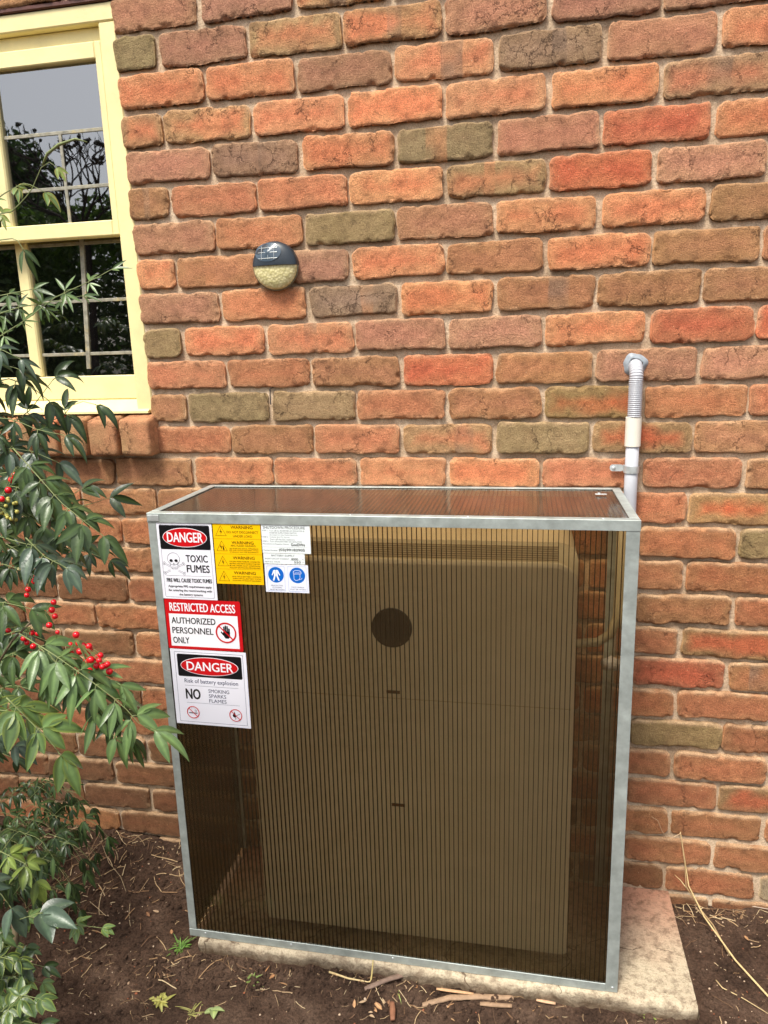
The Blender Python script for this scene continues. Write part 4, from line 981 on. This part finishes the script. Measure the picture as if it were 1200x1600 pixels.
arc = [(PX-.001+Rr*math.cos(R_(a)), PYc+Rr*math.sin(R_(a))) for a in range(60, -241, -12)]
arc = [(p[0], p[1]) for p in arc]
V = []; 
for x, y in arc: V += [(x, y, 1.2535), (x, y, 1.2705)]
m_.add(V, [(2*i_, 2*i_+2, 2*i_+3, 2*i_+1) for i_ in range(len(arc)-1)]); V2 = [((x-(PX-.001))*1.07+PX-.001, (y-PYc)*1.07+PYc, z) for x, y, z in V]; m_.add(V2, [(2*i_, 2*i_+1, 2*i_+3, 2*i_+2) for i_ in range(len(arc)-1)])
m_.build('strap', M_ZINC, cl, smooth=True)
m_ = MB(); tb = rrect(PX-.050, PX-.0165, 1.2535, 1.2705, .0075); m_.prism(tb, -.0085, -.0065); m_.box(PX-.0185, PX-.0145, -.022, -.007, 1.2537, 1.2703); m_.build('fixing_tab', M_ZINC, cl)
m_ = MB(); m_.ball((PX-.041, -.0095, 1.262), .0050, 14, 8, (1, .55, 1)); m_.build('screw', M_ZINC, cl, smooth=True)
m_ = MB(); na_ = W(424, 606, 0); nb_ = W(423, 632, -.012); m_.tube([na_+Vector((0, .015, 0)), na_+Vector((0, -.012, -.002)), nb_], .0016, 6)
tag(m_.build('nail', simple('rusty_steel', L4((70, 66, 70)), .5, metal=.6), None, tuple(na_)), 'thin bent nail in a mortar joint below the wall light', 'nail')

# ------------------------------------------------------------------ leaves
def leaf_arr(base, direc, normal, L, wd, droop=.25, fold=.25, col=(.05, .1, .03), edge=None, tip=.0, n=7):
    d = Vector(direc).normalized(); nrm = Vector(normal); nrm = (nrm-d*nrm.dot(d))
    nrm = nrm.normalized() if nrm.length > 1e-5 else d.orthogonal().normalized(); s_ = d.cross(nrm)
    V = []; C = []; p = Vector(base); ang = 0
    col = np.array(col); mid = np.clip(col*1.5+np.array([.01, .015, .0]), 0, 1); ed = col if edge is None else np.array(edge)
    for i_ in range(n+1):
        t = i_/n; wv = wd*(math.sin(math.pi*min(1, t**.8*1.0)))**.85*(1-.25*t) if 0 < t < 1 else 0
        cdir = d*math.cos(droop*t*2)-Vector((0, 0, 1))*math.sin(droop*t*2)*.8-nrm*math.sin(droop*t*2)*.35
        if i_: p = p+cdir.normalized()*(L/n)
        up_ = nrm*wv*fold
        V += [p+s_*wv*.5+up_*.5, p+s_*wv*.27+up_*.22, p, p-s_*wv*.27+up_*.22, p-s_*wv*.5+up_*.5]; C += [ed, col, mid, col, ed]
    F = [(5*i_+k, 5*i_+k+1, 5*i_+k+6, 5*i_+k+5) for i_ in range(n) for k in range(4)]
    return V, F, C
class Foliage:
    def __init__(s): s.V = []; s.F = []; s.C = []; s.st = MB(); s.wood = MB()
    def leaf(s, *a, **k):
        V, F, C = leaf_arr(*a, **k); b = len(s.V); s.V += [tuple(v) for v in V]; s.F += [tuple(i_+b for i_ in f) for f in F]; s.C += [tuple(c) for c in C]
    def trio(s, p, d, nrm, L, col, edge=None, droop=.25, wr=.36, spread=.75):
        d = Vector(d).normalized(); nrm = Vector(nrm).normalized(); sd_ = d.cross(nrm).normalized()
        s.st.tube([p, p+d*L*.22], .0006, 4)
        for k, (sg, q) in enumerate(((0, 1.05), (1, .85), (-1, .85))):
            dd = (d+sd_*sg*spread*random.uniform(.8, 1.25)+Vector((random.gauss(0, .1), random.gauss(0, .1), random.gauss(0, .1)-.05))).normalized()
            b = p+d*L*.22 if sg == 0 else p+d*L*.12
            n2 = nrm+Vector((random.gauss(0, .3), random.gauss(0, .3), random.gauss(0, .3)))
            cc = np.array(col)*random.uniform(.75, 1.25)
            s.leaf(b, dd, n2, L*q*random.uniform(.85, 1.12), L*wr*random.uniform(.85, 1.15), droop=droop*random.uniform(.5, 1.5), fold=random.uniform(.1, .45), col=cc, edge=edge)
    def frond(s, pts, nodes_, L, col, edge=None, droop=.25, wr=.36, face=None, both=True, stem=.0011):
        """pts: world points of the rachis"""
        pts = [Vector(p) for p in pts]; cum = [0]
        for a, b in zip(pts[:-1], pts[1:]): cum.append(cum[-1]+(b-a).length)
        def at(t):
            q = t*cum[-1]
            for i_ in range(len(pts)-1):
                if q <= cum[i_+1] or i_ == len(pts)-2:
                    f = (q-cum[i_])/max(1e-9, cum[i_+1]-cum[i_]); return pts[i_].lerp(pts[i_+1], f), (pts[i_+1]-pts[i_]).normalized()
        m_ = 10; sm = [at(k/m_)[0] for k in range(m_+1)]; s.st.tube(sm, stem, 5, True, [stem*(1-.55*k/m_) for k in range(m_+1)])
        for k in range(nodes_):
            t = .18+.8*k/max(1, nodes_-1) if nodes_ > 1 else .9
            p, d = at(t); vw = (CAM-p).normalized(); nrm = (Vector(face) if face is not None else vw*.75+Vector((0, 0, .65)))+Vector((random.gauss(0, .2), random.gauss(0, .2), random.gauss(0, .2)))
            sd_ = d.cross(nrm).normalized()
            if k == nodes_-1: s.trio(p, d+Vector((0, 0, -.15)), nrm, L, col, edge, droop, wr)
            else:
                for sg in ((1, -1) if both else (random.choice((1, -1)),)):
                    s.trio(p, d*.55+sd_*sg+Vector((0, 0, -.2)), nrm, L*random.uniform(.75, 1.05), col, edge, droop, wr)
    def build(s, parent, leafname='leaves', mat=None):
        me_ = npmesh(leafname, np.array(s.V), s.F, np.array(s.C)); o = link(leafname, me_, mat or M_LEAF, parent, smooth=True)
        s.st.build('leaf_stalks', M_GSTEM, parent, smooth=True)
        if s.wood.v: s.wood.build('stems', M_STEM, parent, smooth=True)
        return o
nan = empty('nandina_shrub', (-.30, -.70, 0), 'leafy evergreen shrub with pointed leaflets and red berries, left of the enclosure', 'shrub')
fo = Foliage()
DK, MD, LT, BU, YG = (.032, .056, .022), (.060, .100, .036), (.115, .185, .066), (.065, .098, .070), (.17, .23, .055)
GE = (.22, .28, .06)
def fr_px(lst, nodes_, L, col, **k): fo.frond([W(*p) for p in lst], nodes_, L, col, **k)
Yf = -.92
# top tendrils over the upper window
fr_px([(-25, 340, -.80), (20, 330, -.80), (48, 300, -.8), (66, 258, -.8), (80, 252, -.8), (90, 262, -.8)], 2, .022, YG, edge=(.35, .3, .08))
fr_px([(-30, 330, -.85), (10, 300, -.85), (40, 285, -.85), (70, 300, -.85)], 3, .030, LT, edge=(.35, .3, .06), droop=.5)
fo.st.tube([W(66, 258, -.8), W(74, 240, -.8), W(92, 226, -.8), W(118, 217, -.8), W(136, 222, -.8)], .0022, 6, True, [.0012, .002, .0024, .0018, .0008])
fr_px([(-40, 400, -.9), (0, 375, -.9), (25, 372, -.9), (40, 395, -.9)], 1, .040, MD, droop=.8, wr=.26)
# sprig across the lower sash
fr_px([(-30, 545, -.85), (40, 500, -.85), (90, 462, -.84), (140, 440, -.83), (176, 420, -.83)], 6, .030, LT, wr=.20, droop=.12)
fr_px([(-30, 500, -.80), (30, 480, -.80), (90, 470, -.80), (130, 462, -.80)], 5, .030, MD, wr=.22, droop=.2)
fr_px([(-40, 470, -.9), (0, 462, -.9), (50, 452, -.9)], 3, .032, MD, wr=.22)
fr_px([(-50, 560, -.9), (0, 545, -.9), (30, 560, -.9)], 3, .034, BU, wr=.28, droop=.5)
# arching dark leaves in front of the bottom rail
for a in (([(-40, 620, -.88), (10, 590, -.88), (50, 605, -.88), (75, 625, -.88)], 3, .052), ([(-30, 690, -.86), (20, 662, -.86), (48, 640, -.86), (70, 610, -.86), (84, 592, -.86)], 3, .05),
          ([(-20, 700, -.84), (60, 668, -.84), (100, 648, -.84), (120, 625, -.84), (150, 632, -.84)], 4, .046), ([(-40, 650, -.9), (20, 655, -.9), (60, 672, -.9), (100, 680, -.9)], 4, .044), ([(-60, 600, -.9), (-20, 565, -.9), (25, 575, -.9)], 3, .05)):
    fr_px(a[0], a[1], a[2], DK, wr=.3, droop=.55)
# middle mass
for lst, n_, L, c_ in (([(-40, 720, -.85), (10, 700, -.86), (50, 705, -.87), (90, 722, -.88)], 4, .046, BU), ([(-30, 745, -.8), (30, 735, -.8), (70, 765, -.8)], 4, .048, DK),
          ([(20, 700, -.92), (60, 745, -.93), (95, 785, -.94), (132, 815, -.95), (160, 836, -.95)], 6, .050, MD), ([(0, 780, -.85), (40, 800, -.85), (90, 830, -.85), (110, 860, -.85)], 5, .048, MD),
          ([(60, 775, -.7), (110, 775, -.7), (125, 765, -.7)], 2, .055, DK), ([(90, 800, -.7), (150, 785, -.7), (168, 778, -.7)], 2, .055, DK), ([(-30, 830, -.8), (40, 850, -.8), (90, 860, -.8), (130, 850, -.8)], 4, .038, MD),
          ([(60, 855, -.7), (130, 860, -.7), (170, 875, -.7)], 4, .045, DK), ([(40, 840, -.95), (70, 870, -.95), (100, 885, -.96)], 4, .046, BU), ([(-40, 900, -.9), (0, 880, -.9), (40, 892, -.9)], 4, .045, DK),
          ([(-40, 960, -.95), (0, 940, -.95), (45, 950, -.95)], 3, .05, MD), ([(-20, 1000, -.85), (30, 985, -.85), (70, 1000, -.85)], 4, .042, DK), ([(-30, 1050, -.9), (20, 1020, -.9), (45, 1035, -.9)], 4, .048, MD),
          ([(-40, 800, -.7), (10, 790, -.7), (45, 810, -.7)], 5, .05, DK), ([(-40, 860, -.75), (10, 850, -.75), (60, 880, -.75)], 5, .05, DK), ([(-40, 1090, -.8), (20, 1070, -.8), (60, 1080, -.8)], 4, .045, MD)):
    fr_px(lst, n_, L, c_, droop=.4)
# long bright spray to the box
fr_px([(30, 990, -.98), (80, 1020, -1.0), (130, 1055, -1.0), (190, 1100, -1.0), (222, 1136, -1.0), (240, 1140, -1.0)], 7, .056, LT, droop=.35, wr=.29)
fr_px([(60, 1010, -.95), (120, 1065, -.96), (170, 1100, -.96), (192, 1128, -.96), (205, 1152, -.96)], 5, .054, MD, droop=.4, wr=.28)
fr_px([(100, 1045, -.98), (150, 1050, -.98), (185, 1068, -.98)], 3, .045, LT, droop=.3, wr=.28)
fr_px([(75, 1020, -.98), (110, 1060, -1.0), (150, 1110, -1.0), (178, 1150, -1.0)], 4, .052, LT, droop=.45, wr=.29)
fr_px([(70, 1060, -.96), (105, 1030, -.97), (130, 1040, -.98)], 2, .052, MD, droop=.3, wr=.4)
fr_px([(10, 1090, -1.05), (50, 1130, -1.05), (78, 1158, -1.05), (92, 1176, -1.05)], 3, .056, LT, edge=GE, droop=.35, wr=.46)
fr_px([(-30, 1110, -1.0), (10, 1110, -1.0), (40, 1120, -1.0)], 3, .045, MD, edge=GE)
# near the wall foot
for _ in range(20):
    x = random.uniform(-10, 120); y = random.uniform(1215, 1330); Yq = random.uniform(-.35, -.15)
    fr_px([(x-30, y+30, Yq), (x, y, Yq), (x+30, y+8, Yq), (x+50, y+30, Yq)], 3, .05, random.choice((DK, DK, MD)), wr=.22, droop=.6)
for _ in range(16):
    x = random.uniform(-10, 80); y = random.uniform(1290, 1400); Yq = random.uniform(-.6, -.3)
    fr_px([(x-30, y+40, Yq), (x, y, Yq), (x+35, y+12, Yq), (x+55, y+40, Yq)], 3, .055, random.choice((DK, MD, MD)), wr=.26, droop=.6)
fr_px([(-20, 1480, -.9), (20, 1440, -.9), (66, 1425, -.9)], 1, .075, BU, wr=.46, droop=.3)
fr_px([(-40, 1380, -.9), (0, 1395, -.9), (15, 1415, -.9)], 2, .062, BU, wr=.46, droop=.3)
fr_px([(20, 1430, -.85), (70, 1435, -.85), (120, 1445, -.85), (160, 1450, -.85)], 4, .026, LT, edge=GE, wr=.5)
fr_px([(0, 1330, -.8), (40, 1350, -.8), (55, 1375, -.8)], 3, .048, YG, wr=.4)
for _ in range(22):
    x = random.uniform(-30, 42); y = random.uniform(1440, 1600); Yq = random.uniform(-.95, -.65)
    fr_px([(x-30, y+30, Yq), (x, y, Yq), (x+25, y+6, Yq)], 3, .036, random.choice((DK, MD, LT, MD)), edge=random.choice((None, GE)), wr=.48)
# filler toward the frame's edge and beyond
for _ in range(52):
    y = random.uniform(560, 1600); x = random.uniform(-260, 22) if y < 1250 else random.uniform(-260, 5); Yq = random.uniform(-.9, -.45)
    fr_px([(x-40, y+40, Yq), (x, y, Yq), (x+35, y+15, Yq)], 4, random.uniform(.04, .056), random.choice((DK, DK, MD, BU)), droop=.5)
for _ in range(120):  # unseen extra foliage, added to shade the lower left of the wall
    c_ = Vector((random.uniform(-1.25, -.45), random.uniform(-1.25, -.35), random.uniform(.15, 1.75))); a = random.uniform(0, 6.3)
    fo.frond([c_, c_+Vector((math.cos(a)*.06, math.sin(a)*.06, .03)), c_+Vector((math.cos(a)*.13, math.sin(a)*.13, .01))], 4, .055, random.choice((DK, DK, MD)), droop=.5, face=(0, 0, 1))
# canes
for k in range(9):
    bx, by = -.32+random.uniform(-.1, .08), -.68+random.uniform(-.12, .12); tx = bx+random.uniform(-.12, .16); ty = by+random.uniform(-.25, .1); H_ = random.uniform(.9, 1.75)
    pts = [(bx+(tx-bx)*t+.02*math.sin(t*6+k), by+(ty-by)*t+.02*math.cos(t*5+k), .0+H_*t) for t in np.linspace(0, 1, 9)]; fo.wood.tube(pts, .006, 7, True, [.0075*(1-.5*t) for t in np.linspace(0, 1, 9)])
fo.wood.tube([W(75, 900, -.85), W(78, 840, -.85), W(74, 790, -.85), W(68, 740, -.85)], .003, 7); fo.wood.tube([W(-20, 1530, -.8), W(12, 1500, -.8), W(26, 1470, -.8), W(22, 1440, -.8)], .006, 8); fo.wood.tube([W(-30, 1080, -.95), W(20, 1000, -.95), W(60, 960, -.95)], .002, 6)
fo.build(nan)
# berries
M_BERRY = simple('red_berry_skin', L4((214, 18, 32)), .22, var=.12, vs=80, spec=.6); M_GBERRY = simple('unripe_berry_skin', L4((176, 168, 84)), .4, var=.25, vs=80)
def berries(pts, hub, Y, r, mat=M_BERRY, name='berry_cluster'):
    m_ = MB(); fo2 = MB(); h = W(*hub, Y)
    for (x, y) in pts:
        c_ = W(x, y, Y+random.uniform(-.012, .012)); m_.ball(tuple(c_), r*random.uniform(.88, 1.1), 12, 8)
        md = (h+c_)/2+Vector((0, 0, .004)); fo2.tube([h, md, c_+Vector((0, 0, r*.6))], .0005, 4)
    cl_ = m_.build(name, mat, nan, smooth=True); fo2.build('berry_stalks', M_GSTEM, cl_)
big = [(119, 992), (123, 1005), (131, 1008), (139, 1010), (141, 1015), (125, 1018), (137, 1022), (111, 1021), (106, 1028), (135, 1034), (142, 1031), (157, 1024), (151, 1027), (155, 1032), (151, 1040), (160, 1042), (168, 1038), (164, 1040), (171, 1049), (140, 1048), (146, 1051), (153, 1054), (148, 1060), (161, 1060)]
berries(big, (118, 1000), -.98, .0048)
berries([(84, 941), (81, 953), (86, 963), (77, 977)], (70, 960), -.96, .0047)
berries([(57, 902), (54, 908), (44, 921), (42, 930)], (50, 900), -.96, .0045); berries([(59, 983), (50, 989), (59, 990), (37, 998), (42, 1004), (52, 1010), (13, 985)], (45, 980), -.95, .0044)
berries([(94, 1004), (83, 1015), (90, 988), (110, 1007)], (88, 1000), -.97, .0036); berries([(35, 737), (23, 743), (18, 750), (38, 760), (13, 766), (3, 780)], (25, 730), -.93, .0048)
berries([(2+random.uniform(-8, 26), 797+random.uniform(-18, 16)) for _ in range(26)], (-5, 790), -.92, .0032, M_GBERRY, 'unripe_berry_cluster')
berries([(42, 874), (52, 871), (3, 890), (30, 889), (45, 889), (20, 905)], (35, 880), -.8, .0032, simple('cream_bud_skin', L4((214, 205, 150)), .5), 'bud_cluster')


# ------------------------------------------------------------------ ground litter
lt = MB()
def straw(mb, x, y, L, ang, r, col, lift=.002, bend=.15):
    n_ = 4; pts = []
    for k in range(n_+1):
        t = k/n_-.5; xx = x+math.cos(ang)*L*t-math.sin(ang)*bend*L*(t*t-.08); yy = y+math.sin(ang)*L*t+math.cos(ang)*bend*L*(t*t-.08)
        pts.append((xx, min(yy, -.004), gh(xx, min(yy, -.004))+lift+r))
    mb.cur = col; mb.tube(pts, r, 4, True)
sc_ = [lin(c) for c in ((196, 166, 126), (170, 136, 100), (140, 108, 80), (214, 190, 150), (120, 92, 70), (178, 150, 116))]
def put(n_, f, rmin=.0004, rmax=.0013, Lm=.03):
    for _ in range(n_):
        x, y = f(); straw(lt, x, y, abs(random.gauss(0, Lm))+.008, random.uniform(0, math.pi), random.uniform(rmin, rmax), random.choice(sc_), random.uniform(0, .006), random.uniform(-.3, .3))
put(190, lambda: (random.uniform(-.85, .16), -abs(random.gauss(0, .07))-.005))
put(240, lambda: (random.uniform(-.85, -.15), random.uniform(-.32, -.01)), Lm=.045)
put(70, lambda: (random.uniform(-.4, .16), random.uniform(-.5, -.05)))
put(90, lambda: (random.uniform(.1, 1.5), SLY-.01-abs(random.gauss(0, .05))))
put(70, lambda: (random.uniform(1.46, 2.0), random.uniform(-.55, -.01)), Lm=.022)
put(110, lambda: (random.uniform(1.46, 2.0), -abs(random.gauss(0, .03))-.004))
put(420, lambda: (random.choice((random.uniform(-.6, .17), random.uniform(1.46, 2.0), random.uniform(.1, 1.5))), random.uniform(-.6, -.375)), .0002, .0006, .012)
put(80, lambda: (random.uniform(-.5, 1.4), random.uniform(-.8, -.4)), Lm=.018)
# pale crumbs
for _ in range(900):
    x = random.choice((random.uniform(-.7, .18), random.uniform(-.3, 1.6), random.uniform(1.46, 2.0))); y = random.uniform(-.62, -.01)
    if .2 < x < 1.46 and y > SLY-.01: continue
    lt.cur = lin(random.choice(((206, 180, 150), (176, 146, 118), (150, 90, 62), (196, 172, 146)))); clod(lt, (x, y, gh(x, y)+.001), abs(random.gauss(0, .0013))+.0006)
tag(lt.build('dry_litter', M_STRAW, None, col=True), kind='stuff')
# fallen leaves
dl = Foliage(); 
for _ in range(60):
    x = random.choice((random.uniform(-.7, .15), random.uniform(-.5, -.1), random.uniform(1.5, 1.95), random.uniform(.2, 1.4))); y = random.uniform(-.4, -.01) if not .18 < x < 1.46 else random.uniform(-.5, SLY-.015)
    a = random.uniform(0, 6.3); dl.leaf((x, y, gh(x, y)+.004), (math.cos(a), math.sin(a), .1), (random.gauss(0, .4), random.gauss(0, .4), 1), random.uniform(.012, .032), random.uniform(.006, .012), droop=random.uniform(-.3, .3), fold=.3, col=lin(random.choice(((168, 128, 92), (166, 140, 112), (120, 84, 60), (150, 108, 74)))), n=5)
me_ = npmesh('fallen_leaves', np.array(dl.V), dl.F, np.array(dl.C)); tag(link('fallen_leaves', me_, M_STRAW, None, smooth=True), kind='stuff')
# bark and sticks in front of the slab
def chunk(name, label, pts, r, col, cat='stick', flat=.6, group=None):
    pts = [Vector(p) for p in pts]; m_ = MB(); V = []; F = []; n_ = 9; P2 = []
    for a, b in zip(pts[:-1], pts[1:]):
        k_ = max(2, int((b-a).length/.006)); P2 += [a+(b-a)*(i_/k_) for i_ in range(k_)]
    P2.append(pts[-1]); t0 = (pts[-1]-pts[0]).normalized(); u = Vector((0, 0, 1)).cross(t0).normalized(); up_ = t0.cross(u)
    for i_, p in enumerate(P2):
        e = .55+.45*math.sin(math.pi*min(1, max(0, (i_+1)/(len(P2)+1))))**.4
        for k in range(n_):
            a = 2*math.pi*k/n_; q = r*e*(1+.3*float(vn(np.array(i_*.35), np.array(k*1.7), r*900, 70))); V.append(p+u*q*math.cos(a)+up_*q*flat*math.sin(a))
    for i_ in range(len(P2)-1):
        for k in range(n_): F.append((i_*n_+k, i_*n_+(k+1) % n_, (i_+1)*n_+(k+1) % n_, (i_+1)*n_+k))
    F.append(tuple(range(n_))[::-1]); F.append(tuple(range((len(P2)-1)*n_, len(P2)*n_))); m_.cur = lin(col); m_.add(V, F)
    o = m_.build(name, M_STRAW, None, tuple(pts[0]), smooth=True, col=True); return tag(o, label, cat, group)
def gp(px, py, up_=.006):
    p = G(px, py, .006); return Vector((p.x, p.y, gh(p.x, p.y)+up_))
chunk('bark_piece', 'largest light brown bark strip on the soil before the slab, right of centre', [gp(660, 1574), gp(700, 1564), gp(745, 1562), gp(802, 1563)], .008, (156, 128, 102), 'bark')
chunk('bark_piece', 'short light bark end lying just below the largest bark strip', [gp(750, 1574), gp(800, 1580)], .006, (150, 122, 96), 'bark')
chunk('bark_piece', 'thin pale bark strip resting behind the largest bark strip', [gp(682, 1554, .012), (gp(740, 1560, .012))], .004, (190, 150, 112), 'bark')
chunk('bark_piece', 'stubby reddish bark stump at the bottom edge, centre', [gp(613, 1570, .008), gp(614, 1598, .008)], .007, (140, 96, 72), 'bark')
chunk('bark_piece', 'grey flat bark sliver crossing the pale stalk before the slab', [gp(570, 1553), gp(600, 1546, .01), (gp(634, 1532, .014))], .007, (128, 106, 92), 'bark')
chunk('bark_piece', 'small pale bark chip before the slab near its right end', [gp(838, 1566), gp(868, 1570)], .004, (200, 160, 126), 'bark')
def stalk(label, pts, r, col=(206, 182, 134), cat='dry stalk', name='dry_stalk'):
    m_ = MB(); m_.cur = lin(col); n_ = len(pts); m_.tube(pts, r, 6, True, [r*(1-.5*k/(n_-1)) for k in range(n_)]); return tag(m_.build(name, M_STRAW, None, tuple(pts[0]), smooth=True, col=True), label, cat)
stalk('pale curved stalk on the soil before the middle of the slab', [gp(515, 1528), gp(545, 1540), gp(575, 1545), gp(602, 1541)], .0028)
stalk('short upright straw stub against the slab front', [gp(580, 1545, .005), W(581, 1522, -.385), W(583, 1500, -.385)], .0028, (190, 170, 110))
stalk('thickest straw stalk rising from the soil to the wall, right of the slab', [gp(1215, 1580), gp(1148, 1512, .012), W(1100, 1432, -.10), W(1076, 1384, -.05), W(1070, 1345, -.02), W(1063, 1300, -.012)], .0027, (206, 180, 130))
stalk('greyish twin stalk beside the thickest straw stalk', [gp(1140, 1500, .006), gp(1113, 1455, .01), W(1092, 1418, -.07), W(1072, 1385, -.05), W(1070, 1350, -.03), W(1064, 1306, -.016)], .0022, (176, 148, 108))
stalk('short side twig on the wall beside the thickest straw stalk', [W(1076, 1392, -.05), W(1063, 1375, -.03), W(1054, 1367, -.012)], .0016)
stalk('hair-thin curved stem on the lower bricks, above the slab', [W(1064, 1302, -.015), W(1044, 1312, -.012), W(1034, 1298, -.01), W(1028, 1282, -.01), W(1018, 1276, -.01)], .0010, (206, 176, 140))
stalk('straight pale root lying along the wall foot right of the slab', [gp(1054, 1413, .01), gp(1090, 1412, .012), gp(1140, 1422, .012), gp(1205, 1436, .012)], .0024, (196, 176, 156), 'root', 'dry_root')
stalk('thin pale stem at the bottom right corner', [gp(1118, 1540), gp(1128, 1552), gp(1160, 1568), gp(1200, 1590)], .0016)
stalk('bent thin twig on the soil left of the enclosure, below the leaves', [gp(163, 1340), gp(172, 1362), gp(190, 1380), gp(198, 1402)], .0013, (170, 150, 118))
# weeds
def weed(label, c, n_, L, col, wd=.1, spread=1.0, name='weed', cat='weed', flat=.35):
    f_ = Foliage()
    for _ in range(n_):
        a = random.uniform(0, 6.3); el = random.uniform(.15, 1.1)*flat*2
        f_.leaf((c[0]+random.gauss(0, .004), c[1]+random.gauss(0, .004), c[2]), (math.cos(a)*spread, math.sin(a)*spread, el), (0, 0, 1), L*random.uniform(.5, 1.2), L*wd*random.uniform(.8, 1.3), droop=random.uniform(.1, .6), fold=.3, col=np.array(col)*random.uniform(.8, 1.2))
    me_ = npmesh(name, np.array(f_.V), f_.F, np.array(f_.C)); return tag(link(name, me_, M_BLADE, None, tuple(c), smooth=True), label, cat)
weed('bright green grass tuft at the enclosure front left corner', gp(283, 1482, .0), 30, .042, lin((112, 146, 70)), .13, flat=.7)
weed('small pale green weed on the soil before the slab left half', gp(392, 1536, .0), 16, .028, lin((120, 138, 76)), .22)
weed('yellowing weed with broad leaf in the front left soil', gp(252, 1566, .0), 16, .040, lin((172, 168, 96)), .22, flat=.2)
weed('sprawling yellow-green weed at the bottom edge', gp(300, 1585, .0), 30, .060, lin((160, 156, 96)), .055, flat=.14)
weed('small round-leafed weed at the bottom edge, left third', gp(335, 1580, .004), 5, .030, lin((150, 164, 110)), .6)
weed('tiny green weed at the bottom edge before the slab right half', gp(1015, 1594, 0), 12, .025, lin((150, 170, 84)), .2)
weed('small dry weed at slab front centre', gp(618, 1556, 0), 8, .025, lin((160, 176, 100)), .12)

# ------------------------------------------------------------------ garden behind the camera (mirrored in the glass)
def leafmass(name, c, R3, n_, L, col, label, cat, wood=None):
    P = rng.normal(size=(n_, 3)); P /= np.linalg.norm(P, axis=1)[:, None]; rr = rng.uniform(.55, 1.0, n_)**.6
    P = P*rr[:, None]; P = P*(1+.28*fbm(P[:, 0]*2.3+c[0], P[:, 1]*2.3, P[:, 2]*2.3, 3, 80)[:, None]); P = P*np.array(R3)+np.array(c)
    D = rng.normal(size=(n_, 3)); D /= np.linalg.norm(D, axis=1)[:, None]; Q = np.cross(D, rng.normal(size=(n_, 3))); Q /= np.linalg.norm(Q, axis=1)[:, None]
    s_ = L*rng.uniform(.6, 1.3, n_)[:, None]
    V = np.stack([P-D*s_*.5, P+Q*s_*.3, P+D*s_*.5, P-Q*s_*.3], 1).reshape(-1, 3); F = np.arange(n_*4).reshape(-1, 4)
    keep = V[:, 2] > -10; C = np.repeat(np.array(col)*rng.uniform(.5, 1.5, n_)[:, None], 4, 0)
    root = empty(name, (c[0], c[1], 0), label, cat)
    link('leaves', npmesh('leaves', V, F, C), M_FAR, root)
    m_ = MB(); m_.tube([(c[0], c[1], 0), (c[0]+.05, c[1], c[2]*.6), (c[0], c[1]+.05, c[2]*1.1)], .09, 8, True, [.1, .08, .04]); m_.build('trunk', M_STEM, root, smooth=True)
    return root
def mir(px, py, D):      # point reached by the mirrored ray at plane y = D (D negative)
    d = ray(px, py); p = CAM+d*((.036-CAM.y)/d.y); d2 = Vector((d.x, -d.y, d.z)); return p+d2*((D-p.y)/d2.y)
p = mir(-5, 175, -8); leafmass('evergreen_tree', (p.x, -8, p.z*.5), (.75, .8, p.z*.5), 26000, .09, (.06, .10, .04), 'dark rounded evergreen tree across the garden, mirrored in the upper glass', 'tree')
hroot = empty('garden_hedge', (mir(200, 310, -7).x, -7, 0), 'long leafy green hedge across the garden, mirrored in the window glass', 'hedge')
hv, hc = [], []
x0_, x1_ = sorted((mir(-150, 310, -7).x, mir(900, 310, -7).x)); n_ = 60000; zt_ = mir(110, 318, -7).z
hx = rng.uniform(x0_, x1_, n_); hy = -7+rng.uniform(-.55, .55, n_); top_ = zt_*(1+.05*fbm(hx*1.6, hy, 0, 3, 90)); hz = top_*rng.uniform(0, 1, n_)**.6
P = np.stack([hx, hy, hz], 1); D = rng.normal(size=(n_, 3)); D /= np.linalg.norm(D, axis=1)[:, None]; Q = np.cross(D, rng.normal(size=(n_, 3))); Q /= np.linalg.norm(Q, axis=1)[:, None]
s_ = .085*rng.uniform(.6, 1.3, n_)[:, None]; V = np.stack([P-D*s_*.5, P+Q*s_*.3, P+D*s_*.5, P-Q*s_*.3], 1).reshape(-1, 3)
link('leaves', npmesh('leaves', V, np.arange(n_*4).reshape(-1, 4), np.repeat(np.array((.075, .12, .04))*rng.uniform(.5, 1.5, n_)[:, None], 4, 0)), M_FAR, hroot)
bt = empty('bare_tree', tuple(mir(125, 310, -6.2)*Vector((1, 1, 0))) if False else (mir(125, 310, -6.2).x, -6.2, 0), 'leafless many-branched garden tree mirrored in the upper window glass', 'tree')
tb_ = MB(); tips = MB()
def grow(p, d, L, r, lev):
    q = p+d*L; mdl = (p+q)/2+Vector((random.gauss(0, .05*L), random.gauss(0, .05*L), random.gauss(0, .05*L))); tb_.tube([p, mdl, q], r, 5, True, [r, r*.85, r*.7])
    if lev == 0:
        if random.random() < .3: clod(tips, tuple(q), .03)
        return
    for _ in range(2 if lev != 2 else 3):
        ax = Vector((random.gauss(0, 1), random.gauss(0, 1), random.gauss(0, .5))); dd = (d+ax*.5+Vector((0, 0, .12))).normalized(); grow(q, dd, L*random.uniform(.62, .85), r*.68, lev-1)
tp = mir(120, 165, -6.2); gz_ = mir(125, 300, -6.2).z
grow(Vector((ORG[bt].x, -6.2, 0)), Vector((0, 0, 1)), gz_*.88, .06, 0)
for _ in range(8): grow(Vector((ORG[bt].x, -6.2, gz_*.86)), Vector((random.gauss(0, .55), random.gauss(0, .5), 1)).normalized(), (tp.z-gz_)*.40, .022, 4)
tb_.build('branches', simple('dark_bark', L4((58, 50, 44)), .9, var=.2), bt); tips.build('buds', simple('bud', L4((60, 56, 44)), .9), bt)
